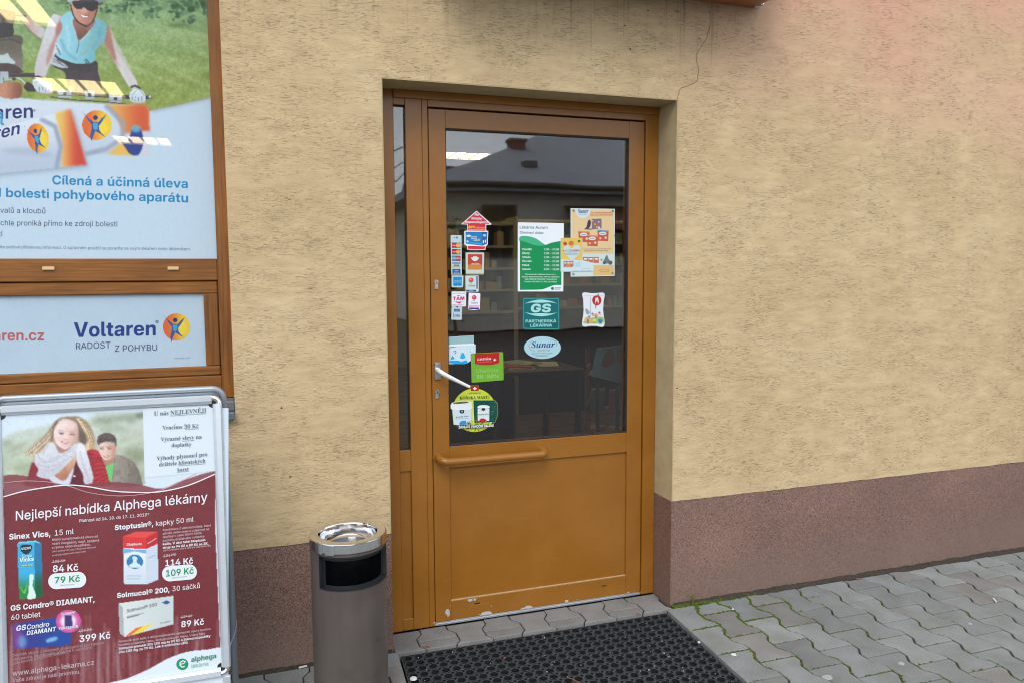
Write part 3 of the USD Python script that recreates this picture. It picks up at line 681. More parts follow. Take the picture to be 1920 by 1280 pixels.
obj('base_ring', revolve([(.119, 0), (BR-.004, 0), (BR-.004, .0045), (.119, .0045)], 64), M['black_plastic'], bn)

# ------------------------------------------------------------------ A-shaped pavement sign
BO = np.array([-1.19107186, -.33719901, 1.08331442]); BYW, BT = -.00264373, .11764699
BEX = np.array([math.cos(BYW), math.sin(BYW), 0])
BED = np.array([math.sin(BYW)*math.sin(BT), -math.cos(BYW)*math.sin(BT), -math.cos(BT)])
BN = -np.cross(BEX, BED)
BW, BHT = .578, .825
BM = np.eye(4); BM[:3, 0], BM[:3, 1], BM[:3, 2], BM[:3, 3] = BEX, -BED, BN, BO


def onboard(m):
    m = m.copy(); m.apply_transform(BM); return m


def board_at(px, py):
    v = ray(px, py); return EYE+v*(((BO-EYE)@BN)/(v@BN))


sign = thing('pavement_sign', 'silver aluminium A-frame pavement sign standing left below the shop window', 'pavement sign')
fw = .0275


def rail(length, w=fw):
    pr_ = sg.Polygon([(0, .0012), (0, .0045), (.003, .0085), (.009, .0125), (w-.004, .0135), (w, .009), (w, -.010), (w-.003, -.012), (.006, -.012), (.006, .0012)])
    m = trimesh.creation.extrude_polygon(pr_, length, engine='earcut')
    return m   # profile x: outwards, y: towards viewer, z: along


def place(m, o, along, out):
    along, out = np.array(along, float), np.array(out, float); n = np.array([0, 0, 1.0])
    T = np.eye(4); T[:3, 0], T[:3, 1], T[:3, 2], T[:3, 3] = out, n, along, o
    m = m.copy(); m.apply_transform(T)
    if np.linalg.det(T[:3, :3]) < 0:
        m.invert()
    return onboard(m)


obj('frame_rail', place(rail(BW-.004), (.002, 0, 0), (1, 0, 0), (0, 1, 0)), M['alu'], sign)
obj('frame_rail', place(rail(BW-.004), (.002, -BHT, 0), (1, 0, 0), (0, -1, 0)), M['alu'], sign)
obj('frame_rail', place(rail(BHT), (BW, -BHT, 0), (0, 1, 0), (1, 0, 0)), M['alu'], sign)
obj('frame_rail', place(rail(BHT), (0, -BHT, 0), (0, 1, 0), (-1, 0, 0)), M['alu'], sign)
for cx, cy, a0 in ((BW, 0, 0), (0, 0, 90), (0, -BHT, 180), (BW, -BHT, 270)):
    t = np.radians(np.linspace(a0-4, a0+94, 12))
    obj('corner_cap', onboard(tube(np.c_[cx+.019*np.cos(t), cy+.019*np.sin(t), np.full(12, .004)], .0085, 12)), M['chrome'], sign, smooth=40)
    dk = affinity.translate(sg.Point(0, 0).buffer(.0125), cx, cy)
    obj('corner_plate', onboard(prism(dk, -.011, .0015)), M['black_plastic'], sign)
obj('back_board', onboard(bx(-.005, BW+.005, -BHT-.005, .005, -.011, -.0035, 0)), M['paper_back'], sign)
obj('leg', onboard(bx(BW+.003, BW+.026, -BHT-.262, -BHT-.030, -.010, .006, .002)), M['alu'], sign)
obj('leg', onboard(bx(-.026, -.003, -BHT-.262, -BHT-.030, -.010, .006, .002)), M['alu'], sign)
# rear half of the A
RO = BO+np.array([0, .030, .030]); RT = -.105
RED = np.array([0, -math.sin(RT), -math.cos(RT)])
RM = np.eye(4); RM[:3, 0], RM[:3, 1], RM[:3, 2], RM[:3, 3] = [1, 0, 0], -RED, np.cross([1, 0, 0], -RED), RO
rr = []
cr_ = .034
outl = sg.box(-.030+cr_, -1.4, BW+.030-cr_, .014-cr_).buffer(cr_)
ox = [(-.030, -1.128), (-.030, .014-cr_)]+[(-.030+cr_-cr_*math.cos(t), .014-cr_+cr_*math.sin(t)) for t in np.linspace(.2, math.pi/2-.05, 6)]+[(BW+.030-cr_+cr_*math.sin(t), .014-cr_+cr_*math.cos(t)) for t in np.linspace(.05, math.pi/2-.2, 6)]+[(BW+.030, .014-cr_), (BW+.030, -1.128)]
rt = tube(np.array([(x, y, 0) for x, y in ox]), .0105, 12); rt.apply_transform(RM)
obj('rear_frame', rt, M['dull_alu'], sign, smooth=40)
rp = bx(-.018, BW+.018, -.87, .004, -.004, .004, 0); rp.apply_transform(RM)
obj('rear_board', rp, M['dull_alu'], sign)
hg = tube(np.array([BO+BEX*.0+BED*(-.018)+np.array([0, .012, 0]), BO+BEX*BW+BED*(-.018)+np.array([0, .012, 0])]), .008, 10)
obj('hinge_bar', hg, M['alu'], sign, smooth=40)
stp = tube(spline([(-.588, -.428, .32), (-.578, -.33, .31), (-.572, -.22, .30), (-.584, -.14, .31)], 6), .0018, 6)
obj('stay_wire', stp, M['alu'], sign)

# ------------------------------------------------------------------ litter and weeds
def leaf(x, y, z, s, rot, label, mt='leaf'):
    P0 = np.array([(0, 0), (.25, .22), (.55, .26), (.8, .14), (1, 0), (.8, -.12), (.5, -.24), (.22, -.18)])*s
    P1 = np.array([(-.5, 0), (-.15, .05), (.2, .0)])
    V = [(0.5*s, 0, .010*s/.03)]+[(p[0], p[1], .003+.12*s*abs(p[1]/s)+.05*s*math.sin(i*2.1)) for i, p in enumerate(P0)]
    F = [(0, 1+i, 1+(i+1) % 8) for i in range(8)]
    mm = cat_([trimesh.Trimesh(V, F, process=False), tube(np.array([(-.35*s, .04*s, .004), (-.1*s, 0, .004), (.05*s, 0, .005)]), .0007, 5)])
    mm.apply_transform(trimesh.transformations.rotation_matrix(rot, (0, 0, 1))); mm.apply_translation((x, y, z))
    return obj('fallen_leaf', mm, M[mt], label=label, cat='leaf')


leaf(2.262, -.048, .001, .026, 2.6, 'small red brown leaf on the grey paving at the foot of the plinth')
a = atz(740+300/5.333, 1080+712/5.333); leaf(a[0], a[1], .001, .024, .2, 'orange leaf scrap on the doorstep paving at the left rear edge of the mat')
a = atz(740+1095/5.333, 1080+830/5.333, -.01); leaf(a[0], a[1], -.0095, .016, 1.0, 'rust coloured leaf scrap on the mat, farther one left of its middle')
a = atz(740+945/5.333, 1080+912/5.333, -.01); leaf(a[0], a[1], -.0095, .013, 2.0, 'rust coloured leaf scrap on the mat, nearer the bin')
a = atz(1020+830/4.8, 1080+345/4.8); leaf(a[0], a[1], .001, .020, .1, 'pale orange leaf scrap on the doorstep edge near the right corner')
a = atz(1020+790/4.8, 1080+697/4.8, -.01); leaf(a[0], a[1], -.0095, .016, 1.3, 'small brown leaf scrap in the middle of the mat')
a, b = atz(1020+215/4.8, 1080+910/4.8, -.008), atz(1020+315/4.8, 1080+958/4.8, -.008)
obj('twig', tube(spline([a, (a+b)/2+[0, .003, .002], b+(b-a)*.4], 5), [.0016]*10+[.001], 6), M['leaf'], label='thin orange brown stalk lying on the front of the mat', cat='twig')


def disc(name, px, py, r, h, mt, label, cat, z=0., sq=1.):
    a = atz(px, py, z); pl = sg.Polygon([(a[0]+r*(1+.18*math.sin(3*t+px))*math.cos(t), a[1]+sq*r*(1+.15*math.cos(2*t+py))*math.sin(t)) for t in np.linspace(0, 6.283, 16)[:-1]])
    obj(name, stone_mesh(pl, top=z+h, h=h+.001, c=min(.4*r, h)), M[mt], label=label, cat=cat)


disc('chewing_gum', 1552, 1269, .019, .0018, 'gum', 'flat grey gum spot on the paving, largest one at the bottom', 'chewing gum')
disc('chewing_gum', 1690, 1243, .012, .0015, 'gum', 'flat pale gum spot on the paving right of the largest one', 'chewing gum')
disc('chewing_gum', 1818, 1168, .009, .0015, 'gum', 'small pale gum spot on the paving toward the right edge', 'chewing gum')
disc('chewing_gum', 1376, 1226, .010, .0016, 'white_bit', 'whitish gum spot on the edge stone beside the mat', 'chewing gum')
a = atz(775, 1272, -.010)
bc = trimesh.creation.revolve([(.0001, .006), (.0105, .006), (.0125, .0045), (.0135, .0005), (.0128, 0)], sections=24); bc.apply_translation((a[0], a[1], -.0105))
obj('bottle_cap', bc, M['white_bit'], label='white bottle cap on the left front corner of the mat', cat='bottle cap', smooth=40)


def butt(px, py, rot, L, label, z=.004):
    a = atz(px, py, z); d = np.array([math.cos(rot), math.sin(rot), 0])*L/2
    t_ = thing('cigarette_butt', label, 'cigarette butt')
    obj('paper', tube(np.array([a-d, a+d*.2]), .0036, 8), M['white_bit'], t_, smooth=40); obj('filter', tube(np.array([a+d*.2, a+d]), .0037, 8), M['white_bit'], t_, smooth=40)


butt(1865, 1124, 1.0, .034, 'white cigarette butt on the paving near the right edge of the view')
butt(568, 1249, .15, .030, 'white cigarette butt lying against the plinth left of the bin')
for px, py, lb in ((1020+1395/4.8, 1080+592/4.8, 'white crumb on the right border of the mat'), (1020+1700/4.8, 1080+296/4.8, 'white crumb in the mossy joint by the wall corner')):
    disc('paper_crumb', px, py, .0055, .004, 'white_bit', lb, 'litter', z=0 if px > 1330 else -.011)
crumbs = []
for k in range(70):
    x, y = rng.uniform(.05, 1.15), rng.uniform(-.7, -.06)
    b = blob.copy(); b.vertices = b.vertices*rng.uniform(.0010, .0028)*(1+.3*nrng.standard_normal((len(b.vertices), 1)).clip(-1, 1)); b.apply_translation((x, y, -.0095)); crumbs.append(b)
obj('grit', cat_(crumbs), M['gum'], kind='stuff', label='pale grit and crumbs scattered over the black mat')
gt = thing('weed_tuft', 'thin green grass tuft growing at the plinth foot right of the doorway', 'weed', (1.345, -.022, 0))
for k in range(16):
    a = rng.uniform(0, 6.28); L = rng.uniform(.03, .085); le = rng.uniform(.15, .7)
    q = np.array([(0, 0, -.003), (math.cos(a)*L*le*.3, -abs(math.sin(a))*L*le*.25, L*.55), (math.cos(a)*L*le, -abs(math.sin(a))*L*le*.5, L)])
    obj('blade', tube(spline(q, 4), np.linspace(.0011, .0003, 9), 5), M['blade'], gt)

# ------------------------------------------------------------------ inside the shop, seen dimly through the pane
M['tube_light'] = mat('lit_tube', {'e': ('emission', {'color': (1.0, .80, .38), 'strength': 4.4})}, [], surface='e.emission')
M['white_metal'] = plain('white_metal', (.7, .7, .68), .4)
M['shelf'] = plain('shelf_board', (.42, .40, .34), .5, var=.08)
M['dark_wood'] = plain('dark_furniture', (.06, .035, .022), .45, var=.2)


def ceiling_light(loc, label):
    t_ = thing('ceiling_light', label, 'ceiling light', loc, group=None)
    s = .30
    obj('housing', cat_([bx(-s, s, -s, s, -.004, -.001, 0), bx(-s, -s+.012, -s, s, -.07, -.004, 0), bx(s-.012, s, -s, s, -.07, -.004, 0), bx(-s+.012, s-.012, -s, -s+.012, -.07, -.004, 0), bx(-s+.012, s-.012, s-.012, s, -.07, -.004, 0)]), M['white_metal'], t_)
    for i in range(3):
        x = -.15+.15*i; obj('divider', bx(x-.004, x+.004, -s+.012, s-.012, -.068, -.01, 0), M['dark_wood'], t_)
    for i in range(4):
        x = -.225+.15*i; obj('lit_tube', bx(x-.062, x+.062, -s+.014, s-.014, -.05, -.042, 0), M['tube_light'], t_)
    return t_


ceiling_light((-1.77, 4.40, 3.098), 'lit four tube ceiling light seen through the middle of the cyclist advert')
ceiling_light((-1.64, 7.08, 3.098), 'lit four tube ceiling light seen through the advert beside the product boxes')
ceiling_light((-1.87, 2.39, 3.098), 'lit four tube ceiling light seen at the top left of the cyclist advert')
ceiling_light((2.24, 7.15, 3.098), 'lit four tube ceiling light seen through the top of the door pane')
for lx, ly in ((2.24, 4.40), (2.24, 2.20), (.25, 4.40), (.25, 2.2), (.25, 7.1), (4.2, 4.4)):  # unseen lamps added to brighten the shelves and the table
    ceiling_light((lx, ly, 3.098), f'unseen four tube ceiling light added to brighten the shop, {("near", "middle", "far")[int(ly > 3)+int(ly > 6)]} row, {("left", "middle", "right")[int(lx > 1)+int(lx > 3)]} column')
boxcol = [plain('box_'+n, c, .5, var=.06) for n, c in (('cream', (.5, .46, .36)), ('white', (.62, .62, .6)), ('pale_blue', (.30, .40, .48)), ('tan', (.42, .32, .2)), ('green', (.14, .28, .16)), ('rose', (.5, .25, .22)))]
def shelf_unit(SX0, SX1, SY0, label, where, heights, cols):
    SY1 = SY0+.36
    un = thing('shelf_unit', label, 'shelf unit', (0, 0, 0)); top = heights[0]+.035
    obj('side_panel', bx(SX1-.002, SX1+.022, SY0, SY1, 0, top), M['shelf'], un); obj('side_panel', bx(SX0-.022, SX0, SY0, SY1, 0, top), M['shelf'], un)
    obj('back_panel', bx(SX0, SX1-.002, SY1-.02, SY1, 0, top, 0), M['room_wall'], un)
    for k, z in enumerate(heights):
        obj('shelf', bx(SX0, SX1-.002, SY0, SY1-.02, z-.022, z), M['shelf'], un)
        if k:
            x = SX0+.02
            row = ('top', 'second', 'third', 'lowest')[k-1]
            while x < SX1-.13:
                w = rng.choice([.03, .045, .06, .09, .11]); h = rng.uniform(.06, .145); d_ = rng.uniform(.06, .2)
                if rng.random() < .88:
                    obj('medicine_box', bx(x, x+w, SY0+.015, SY0+.015+d_, z+.0005, z+h, .001), rng.choice(cols), label=f'small medicine box standing on the {row} shelf of the {where} shelf unit', cat='box', group=f'medicine boxes on the {row} shelf of the {where} unit')
                x += w+rng.choice([.002, .004, .02])
    obj('cabinet', bx(SX0, SX1-.002, SY0+.001, SY1-.021, .0, heights[-1]-.05, .004), M['dark_wood'], un)


shelf_unit(.95, 1.70, 3.5, 'tall open shop shelf unit seen dimly behind the left of the door pane', 'left', (1.915, 1.72, 1.53, 1.34, 1.15), boxcol[:4])
shelf_unit(2.12, 3.45, 4.6, 'wider open shop shelf unit seen dimly deep behind the right of the door pane', 'right', (2.02, 1.80, 1.58, 1.36, 1.12), boxcol)
tb = thing('table', 'dark shop table piled with magazines behind the door pane', 'table', (1.62, 2.95, 0))
obj('tabletop', bx(-.40, .36, -.35, .45, .70, .73, .004), M['dark_wood'], tb)
for sx in (-.36, .32):
    for sy in (-.31, .41):
        obj('leg', bx(sx-.02, sx+.02, sy-.02, sy+.02, 0, .70, .003), M['dark_wood'], tb)
mg = [plain('magazine_'+n, c, .4, var=.25, nscale=12) for n, c in (('yellow', (.5, .36, .1)), ('white', (.6, .62, .58)), ('red', (.42, .1, .07)), ('pale', (.45, .5, .46)))]
z = .7305
for k, (x, y, rz, ci, lb) in enumerate(((1.48, 2.82, .1, 1, 'white magazine at the bottom of the pile on the shop table'), (1.47, 2.83, .25, 0, 'yellow magazine on the left pile of the shop table'), (1.50, 2.85, -.2, 2, 'reddish magazine near the top of the left pile'), (1.56, 2.93, .5, 3, 'pale open magazine on top of the pile on the shop table'), (1.78, 2.95, -.3, 1, 'white magazine at the right end of the shop table'))):
    if k == 4:
        z = .7305
    m_ = bx(-.105, .105, -.148, .148, 0, .008, .001); m_.apply_transform(trimesh.transformations.rotation_matrix(rz, (0, 0, 1))); m_.apply_translation((x, y, z)); z += .0085
    obj('magazine', m_, mg[ci], label=lb, cat='magazine')
rk = thing('display_rack', 'low wooden display rack inside the shop near the right door edge', 'display rack', (1.75, 1.55, 0), -.5)
for z in (.12, .36, .60, .84):
    obj('shelf', bx(-.2, .2, -.12, .12, z-.012, z, .002), plain('rack_wood', (.32, .13, .04), .4) if z < .2 else '/World/Looks/rack_wood', rk)
    for sx in (-.2, .19):
        obj('rail', bx(sx, sx+.012, -.12, .12, z+.001, z+.05, .002), '/World/Looks/rack_wood', rk)
for sx in (-.206, .194):
    for sy in (-.125, .113):
        obj('post', bx(sx, sx+.012, sy, sy+.012, 0, 1.0, .002), '/World/Looks/rack_wood', rk)
for z in (.12, .36, .60):
    for k in range(3):
        v = np.array([-.13+.12*k, -.01]); cs, sn = math.cos(-.5), math.sin(-.5)
        m_ = bx(-.045, .045, -.07, .07, 0, .11+.03*rng.random(), .002); m_.apply_transform(trimesh.transformations.rotation_matrix(-.5, (0, 0, 1)))
        m_.apply_translation((1.75+v[0]*cs-v[1]*sn, 1.55+v[0]*sn+v[1]*cs, z+.0005))
        obj('medicine_box', m_, rng.choice(boxcol), label='coloured product box on the low wooden rack inside the shop', cat='box', group='product boxes on the low wooden rack')

# ------------------------------------------------------------------ across the street: what the glass mirrors
M['house_wall'] = plain('house_wall', (.50, .48, .42), .9, var=.1, nscale=3)
M['house_roof'] = plain('house_roof', (.26, .27, .295), .7, var=.2, nscale=2)
M['brick_red'] = plain('brick_red', (.17, .07, .05), .8, var=.25, nscale=8)
hs = thing('house', 'low pale house with grey hipped roof mirrored in the door pane', 'house')
ev = 3.85
obj('wall', bx(4.3, 19, -27, -17, -.1, ev-.1, 0), M['house_wall'], hs)
rv = [(x_, y_, z_) for x_, y_, z_ in ((3.7, -16.4, ev), (19.6, -16.4, ev), (19.6, -27.6, ev), (3.7, -27.6, ev), (8.95, -22, 6.15), (15.5, -22, 6.15), (3.7, -16.4, ev-.22), (19.6, -16.4, ev-.22), (19.6, -27.6, ev-.22), (3.7, -27.6, ev-.22))]
rf = obj('roof', trimesh.Trimesh(rv, [(0, 1, 5), (0, 5, 4), (1, 2, 5), (2, 3, 4), (2, 4, 5), (3, 0, 4), (6, 7, 1), (6, 1, 0), (7, 8, 2), (7, 2, 1), (8, 9, 3), (8, 3, 2), (9, 6, 0), (9, 0, 3), (9, 8, 7), (9, 7, 6)], process=False), M['house_roof'], hs)
obj('gutter', tube(np.array([(3.6, -16.33, ev-.06), (19.7, -16.33, ev-.06)]), .07, 10), M['dark_wood'], rf)
obj('chimney', cat_([bx(7.40, 7.90, -20.6, -20.1, 4.6, 5.62, 0), bx(7.34, 7.96, -20.66, -20.04, 5.62, 5.70, 0)]), M['brick_red'], rf)
obj('roof_hatch', bx(7.1, 7.5, -18.3, -17.95, 4.5, 4.72, .02), plain('roof_hatch', (.10, .09, .09), .7), rf)
for xx in (5.45, 8.9, 11.4):
    w_ = obj('window', cat_([bx(xx, xx+.06, -16.99, -16.93, 1.9, 3.3, 0), bx(xx+.99, xx+1.05, -16.99, -16.93, 1.9, 3.3, 0), bx(xx+.06, xx+.99, -16.99, -16.93, 3.24, 3.3, 0), bx(xx+.06, xx+.99, -16.99, -16.93, 1.9, 1.96, 0), bx(xx+.495, xx+.555, -16.99, -16.93, 1.96, 3.24, 0)]), M['dark_wood'], hs)
    obj('window_glass', bx(xx+.06, xx+.99, -16.995, -16.96, 1.96, 3.24, 0), M['dark'], w_)
h2 = thing('house', 'farther grey roofed house left of the chimney in the mirrored view', 'house')
obj('wall', bx(7.4, 14, -40, -32, -.1, 3.4, 0), M['house_wall'], h2)
obj('roof', trimesh.Trimesh([(7, -31.5, 3.4), (15, -31.5, 3.4), (15, -40.5, 3.4), (7, -40.5, 3.4), (7, -36, 6.1), (15, -36, 6.1)], [(0, 1, 5), (0, 5, 4), (2, 3, 4), (2, 4, 5), (1, 2, 5), (3, 0, 4)], process=False), M['house_roof'], h2)
obj('chimney', bx(9, 9.6, -36.3, -35.7, 5.4, 6.9, 0), M['brick_red'], h2)
aw = thing('awning', 'dark red awning on the house across the street, mirrored in the pane', 'awning')
obj('cloth', trimesh.convex.convex_hull(np.array([(7.9, -16.98, 3.35), (10.2, -16.98, 3.35), (7.9, -16.98, 3.30), (10.2, -16.98, 3.30), (7.9, -15.8, 2.80), (10.2, -15.8, 2.80), (7.9, -15.8, 2.62), (10.2, -15.8, 2.62)])), M['brick_red'], aw)
for xx in (7.95, 10.1):
    obj('arm', tube(np.array([(xx, -16.98, 2.6), (xx, -15.85, 2.66)]), .02, 8), M['alu'], aw)
M['foliage'] = mat('shrub_leaves', {'o': ('geometry', {}), 'r': ('rgb_ramp', {'ramp': [(0, (.03, .055, .015)), (1, (.09, .12, .03))]}), 'p': ('principled_bsdf', {'roughness': .6}), 't': ('translucent_bsdf', {'color': (.08, .13, .03)}), 'mx': ('mix_closure', {'fac': .3})},
    [('o.random_per_island', 'r.fac'), ('r.color', 'p.base_color'), ('p.BSDF', 'mx.closure1'), ('t.BSDF', 'mx.closure2')], surface='mx.closure')
M['bark'] = plain('bark', (.075, .06, .048), .9, var=.3, nscale=14)


def leaves(c, rad, n, s):
    d = nrng.standard_normal((n, 3)); d /= np.linalg.norm(d, axis=1, keepdims=True)
    p = np.asarray(c)+d*(nrng.random((n, 1))**.45)*np.asarray(rad)*(.75+.5*nrng.random((n, 1)))
    u = nrng.standard_normal((n, 3)); u /= np.linalg.norm(u, axis=1, keepdims=True); w = np.cross(u, nrng.standard_normal((n, 3))); w /= np.linalg.norm(w, axis=1, keepdims=True)
    V = np.stack([p-u*s, p+w*s*.5, p+u*s, p-w*s*.5], 1).reshape(-1, 3); k = np.arange(n)*4
    return trimesh.Trimesh(V, np.vstack([np.c_[k, k+1, k+2], np.c_[k, k+2, k+3]]), process=False)


sh = thing('shrub', 'green garden shrub before the pale house, mirrored at the left of the pane', 'shrub')
obj('crown', leaves((4.15, -15.4, 1.6), (.7, .6, 1.3), 2600, .07), M['foliage'], sh)
obj('stem', tube(np.array([(4.3, -15.4, -.1), (4.28, -15.42, .9), (4.35, -15.38, 2.2)]), [.05, .04, .015], 8), M['bark'], sh)
tr = thing('bare_tree', 'bare street tree mirrored in the narrow sidelight', 'tree')
obj('trunk', tube(spline([(1.5, -12.9, -.1), (1.52, -12.9, 1.5), (1.46, -12.88, 3.2), (1.55, -12.9, 5.2)], 5), np.linspace(.13, .05, 16), 10), M['bark'], tr)
for k in range(46):
    a, z0 = rng.uniform(0, 6.28), rng.uniform(1.7, 5.0); L = rng.uniform(.8, 2.0)
    q = [(1.5, -12.9, z0)]
    for i in range(4):
        q.append((q[-1][0]+math.cos(a)*L*.22+rng.gauss(0, .06), q[-1][1]+math.sin(a)*L*.22+rng.gauss(0, .06), q[-1][2]+L*rng.uniform(.08, .3)))
    obj('branch', tube(spline(q, 3), np.linspace(.028, .005, 13), 5), M['bark'], tr)

# ------------------------------------------------------------------ print: flat ink shapes and soft printed pictures
_fonts, _glyphs = {}, {}
FD = glob.glob('/opt/blender-*/*/datafiles/fonts/')[0]


def font(kind, w):
    if (kind, w) not in _fonts:
        f = ImageFont.truetype(FD+('Inter.woff2' if kind == 'sans' else 'NotoSansMath-Regular.woff2'), 96)
        if kind == 'sans':
            f.set_variation_by_axes([14 if w < 500 else 24, w])
        _fonts[(kind, w)] = f
    return _fonts[(kind, w)]


def raster_shape(f, ch):
    x0, y0, x1, y1 = f.getbbox(ch, anchor='ls')
    if x1 <= x0 or y1 <= y0:
        return sg.Polygon()
    im = Image.new('L', (x1-x0+6, y1-y0+6)); ImageDraw.Draw(im).text((3-x0, 3-y0), ch, 255, f, anchor='ls')
    on = np.pad(np.asarray(im) > 127, ((0, 0), (1, 1))).astype(np.int8)
    r, s = np.nonzero(np.diff(on, axis=1) == 1); e = np.nonzero(np.diff(on, axis=1) == -1)[1]
    sh = shapely.union_all(shapely.box(s, -r-1, e, -r)).buffer(.6).buffer(-.6).simplify(.75)
    return affinity.translate(sh, x0-3, 3-y0)


def glyph(ch, kind='sans', w=400):
    k = (ch, kind, w)
    if k in _glyphs:
        return _glyphs[k]
    f = font('sans' if kind == 'sans' else 'math', w)
    if kind == 'sans':
        out = (affinity.scale(raster_shape(f, ch), 1/70, 1/70, origin=(0, 0)), f.getlength(ch)/70)
    else:
        base = unicodedata.normalize('NFD', ch); b, acc = base[0], base[1:]
        if kind == 'serif':
            u, l, d = 0x1D400, 0x1D41A, 0x1D7CE
        else:
            u, l, d = 0x1D468, 0x1D482, 0x1D7CE
        o_ = ord(b); m_ = chr(u+o_-65) if 'A' <= b <= 'Z' else chr(l+o_-97) if 'a' <= b <= 'z' else chr(d+o_-48) if '0' <= b <= '9' else b
        sh = raster_shape(f, m_); ad = f.getlength(m_)
        if acc:
            top = sh.bounds[3]+4 if not sh.is_empty else 60; cx = (sh.bounds[0]+sh.bounds[2])/2
            if acc == '\u0301':
                a_ = sg.Polygon([(cx-3, top), (cx+4, top), (cx+14, top+17), (cx+5, top+17)])
            elif acc == '\u030c':
                a_ = sg.LineString([(cx-12, top+15), (cx, top+3), (cx+12, top+15)]).buffer(3, cap_style=2)
            else:
                a_ = sg.Point(cx, top+8).buffer(9).difference(sg.Point(cx, top+8).buffer(4))
            sh = sh.union(a_)
        out = (affinity.scale(sh, 1/66, 1/66, origin=(0, 0)), ad/66)
    _glyphs[k] = out
    return out


def ell(cx, cy, rx, ry=None, rot=0, n=10):
    return affinity.translate(affinity.rotate(affinity.scale(sg.Point(0, 0).buffer(1, quad_segs=n), rx, ry or rx), rot), cx, cy)


def rrect(quad, r):
    p = sg.Polygon(quad); return p.buffer(-r).buffer(r)


def sp(pts, n=5):
    return sg.Polygon(spline(pts, n, closed=True)).buffer(0)


class Print:
    """ink in the picture plane of one poster; pixel coordinates are carried onto the poster's real plane"""
    def __init__(self, mapper, normal, dim=1.0):
        self.map, self.n, self.items, self.dim = mapper, np.asarray(normal, float), [], dim

    def poly(self, g, color, layer=1):
        g = g if hasattr(g, 'geom_type') else sg.Polygon(g)
        self.items.append((g.buffer(0) if not g.is_valid else g, color, layer)); return self

    def text(self, s, p0, p1, color, layer=5, kind='sans', w=400, cap=None, slant=0.0, right=False):
        gl, x = [], 0.0
        for ch in s:
            g_, a_ = glyph(ch, kind, w)
            if not g_.is_empty:
                gl.append(affinity.translate(g_, x, 0))
            x += a_
        p0, p1 = np.asarray(p0, float), np.asarray(p1, float); e = (p1-p0)/x
        capx = cap or np.hypot(*e)
        up = np.array([e[1]*.0+slant*capx, -capx])
        u = shapely.union_all(gl) if len(gl) > 1 else gl[0]
        self.items.append((affinity.affine_transform(u, [e[0], up[0], e[1], up[1], p0[0], p0[1]]), color, layer)); return self

    def mesh(self):
        V, F, C, n = [], [], [], 0
        for order, (g_, c, layer) in enumerate(sorted(self.items, key=lambda t: t[2])):
            for q in (g_.geoms if hasattr(g_, 'geoms') else [g_]):
                if q.geom_type != 'Polygon' or q.area < 1e-3:
                    continue
                v, f = trimesh.creation.triangulate_polygon(q, engine='earcut')
                if len(f) == 0:
                    continue
                P_ = np.array([self.map(*t) for t in v])+self.n*(.00025+.000022*order)
                V.append(P_); F.append(f+n); n += len(v)
                col = lin(np.array([c(*t) for t in v]) if callable(c) else np.tile(np.asarray(c, float), (len(v), 1)))
                C.append(np.clip(col*self.dim, 0, .88))
        V, F, C = np.vstack(V), np.vstack(F), np.vstack(C)
        nn = np.cross(V[F[:, 1]]-V[F[:, 0]], V[F[:, 2]]-V[F[:, 0]])@self.n
        F[nn < 0] = F[nn < 0][:, ::-1]
        return V, F, C

    def build(self, name, parent, material='cd', under=None):
        V, F, C = self.mesh()
        if under:
            F = np.vstack([under[1], F+len(under[0])]); V = np.vstack([under[0], V]); C = np.vstack([under[2], C])
        return colored(name, V, F, C, parent, material)


def colored(name, V, F, C, parent, material='cd', **k):
    m_ = usdkit.mesh(stage, numbered(path(parent), name), trimesh.Trimesh(V, F, process=False), M[material])
    UsdGeom.PrimvarsAPI(m_).CreatePrimvar('Cd', Sdf.ValueTypeNames.Color3fArray, 'vertex').Set(Vt.Vec3fArray.FromNumpy(C.astype(np.float32)))
    return tag(m_, **k)


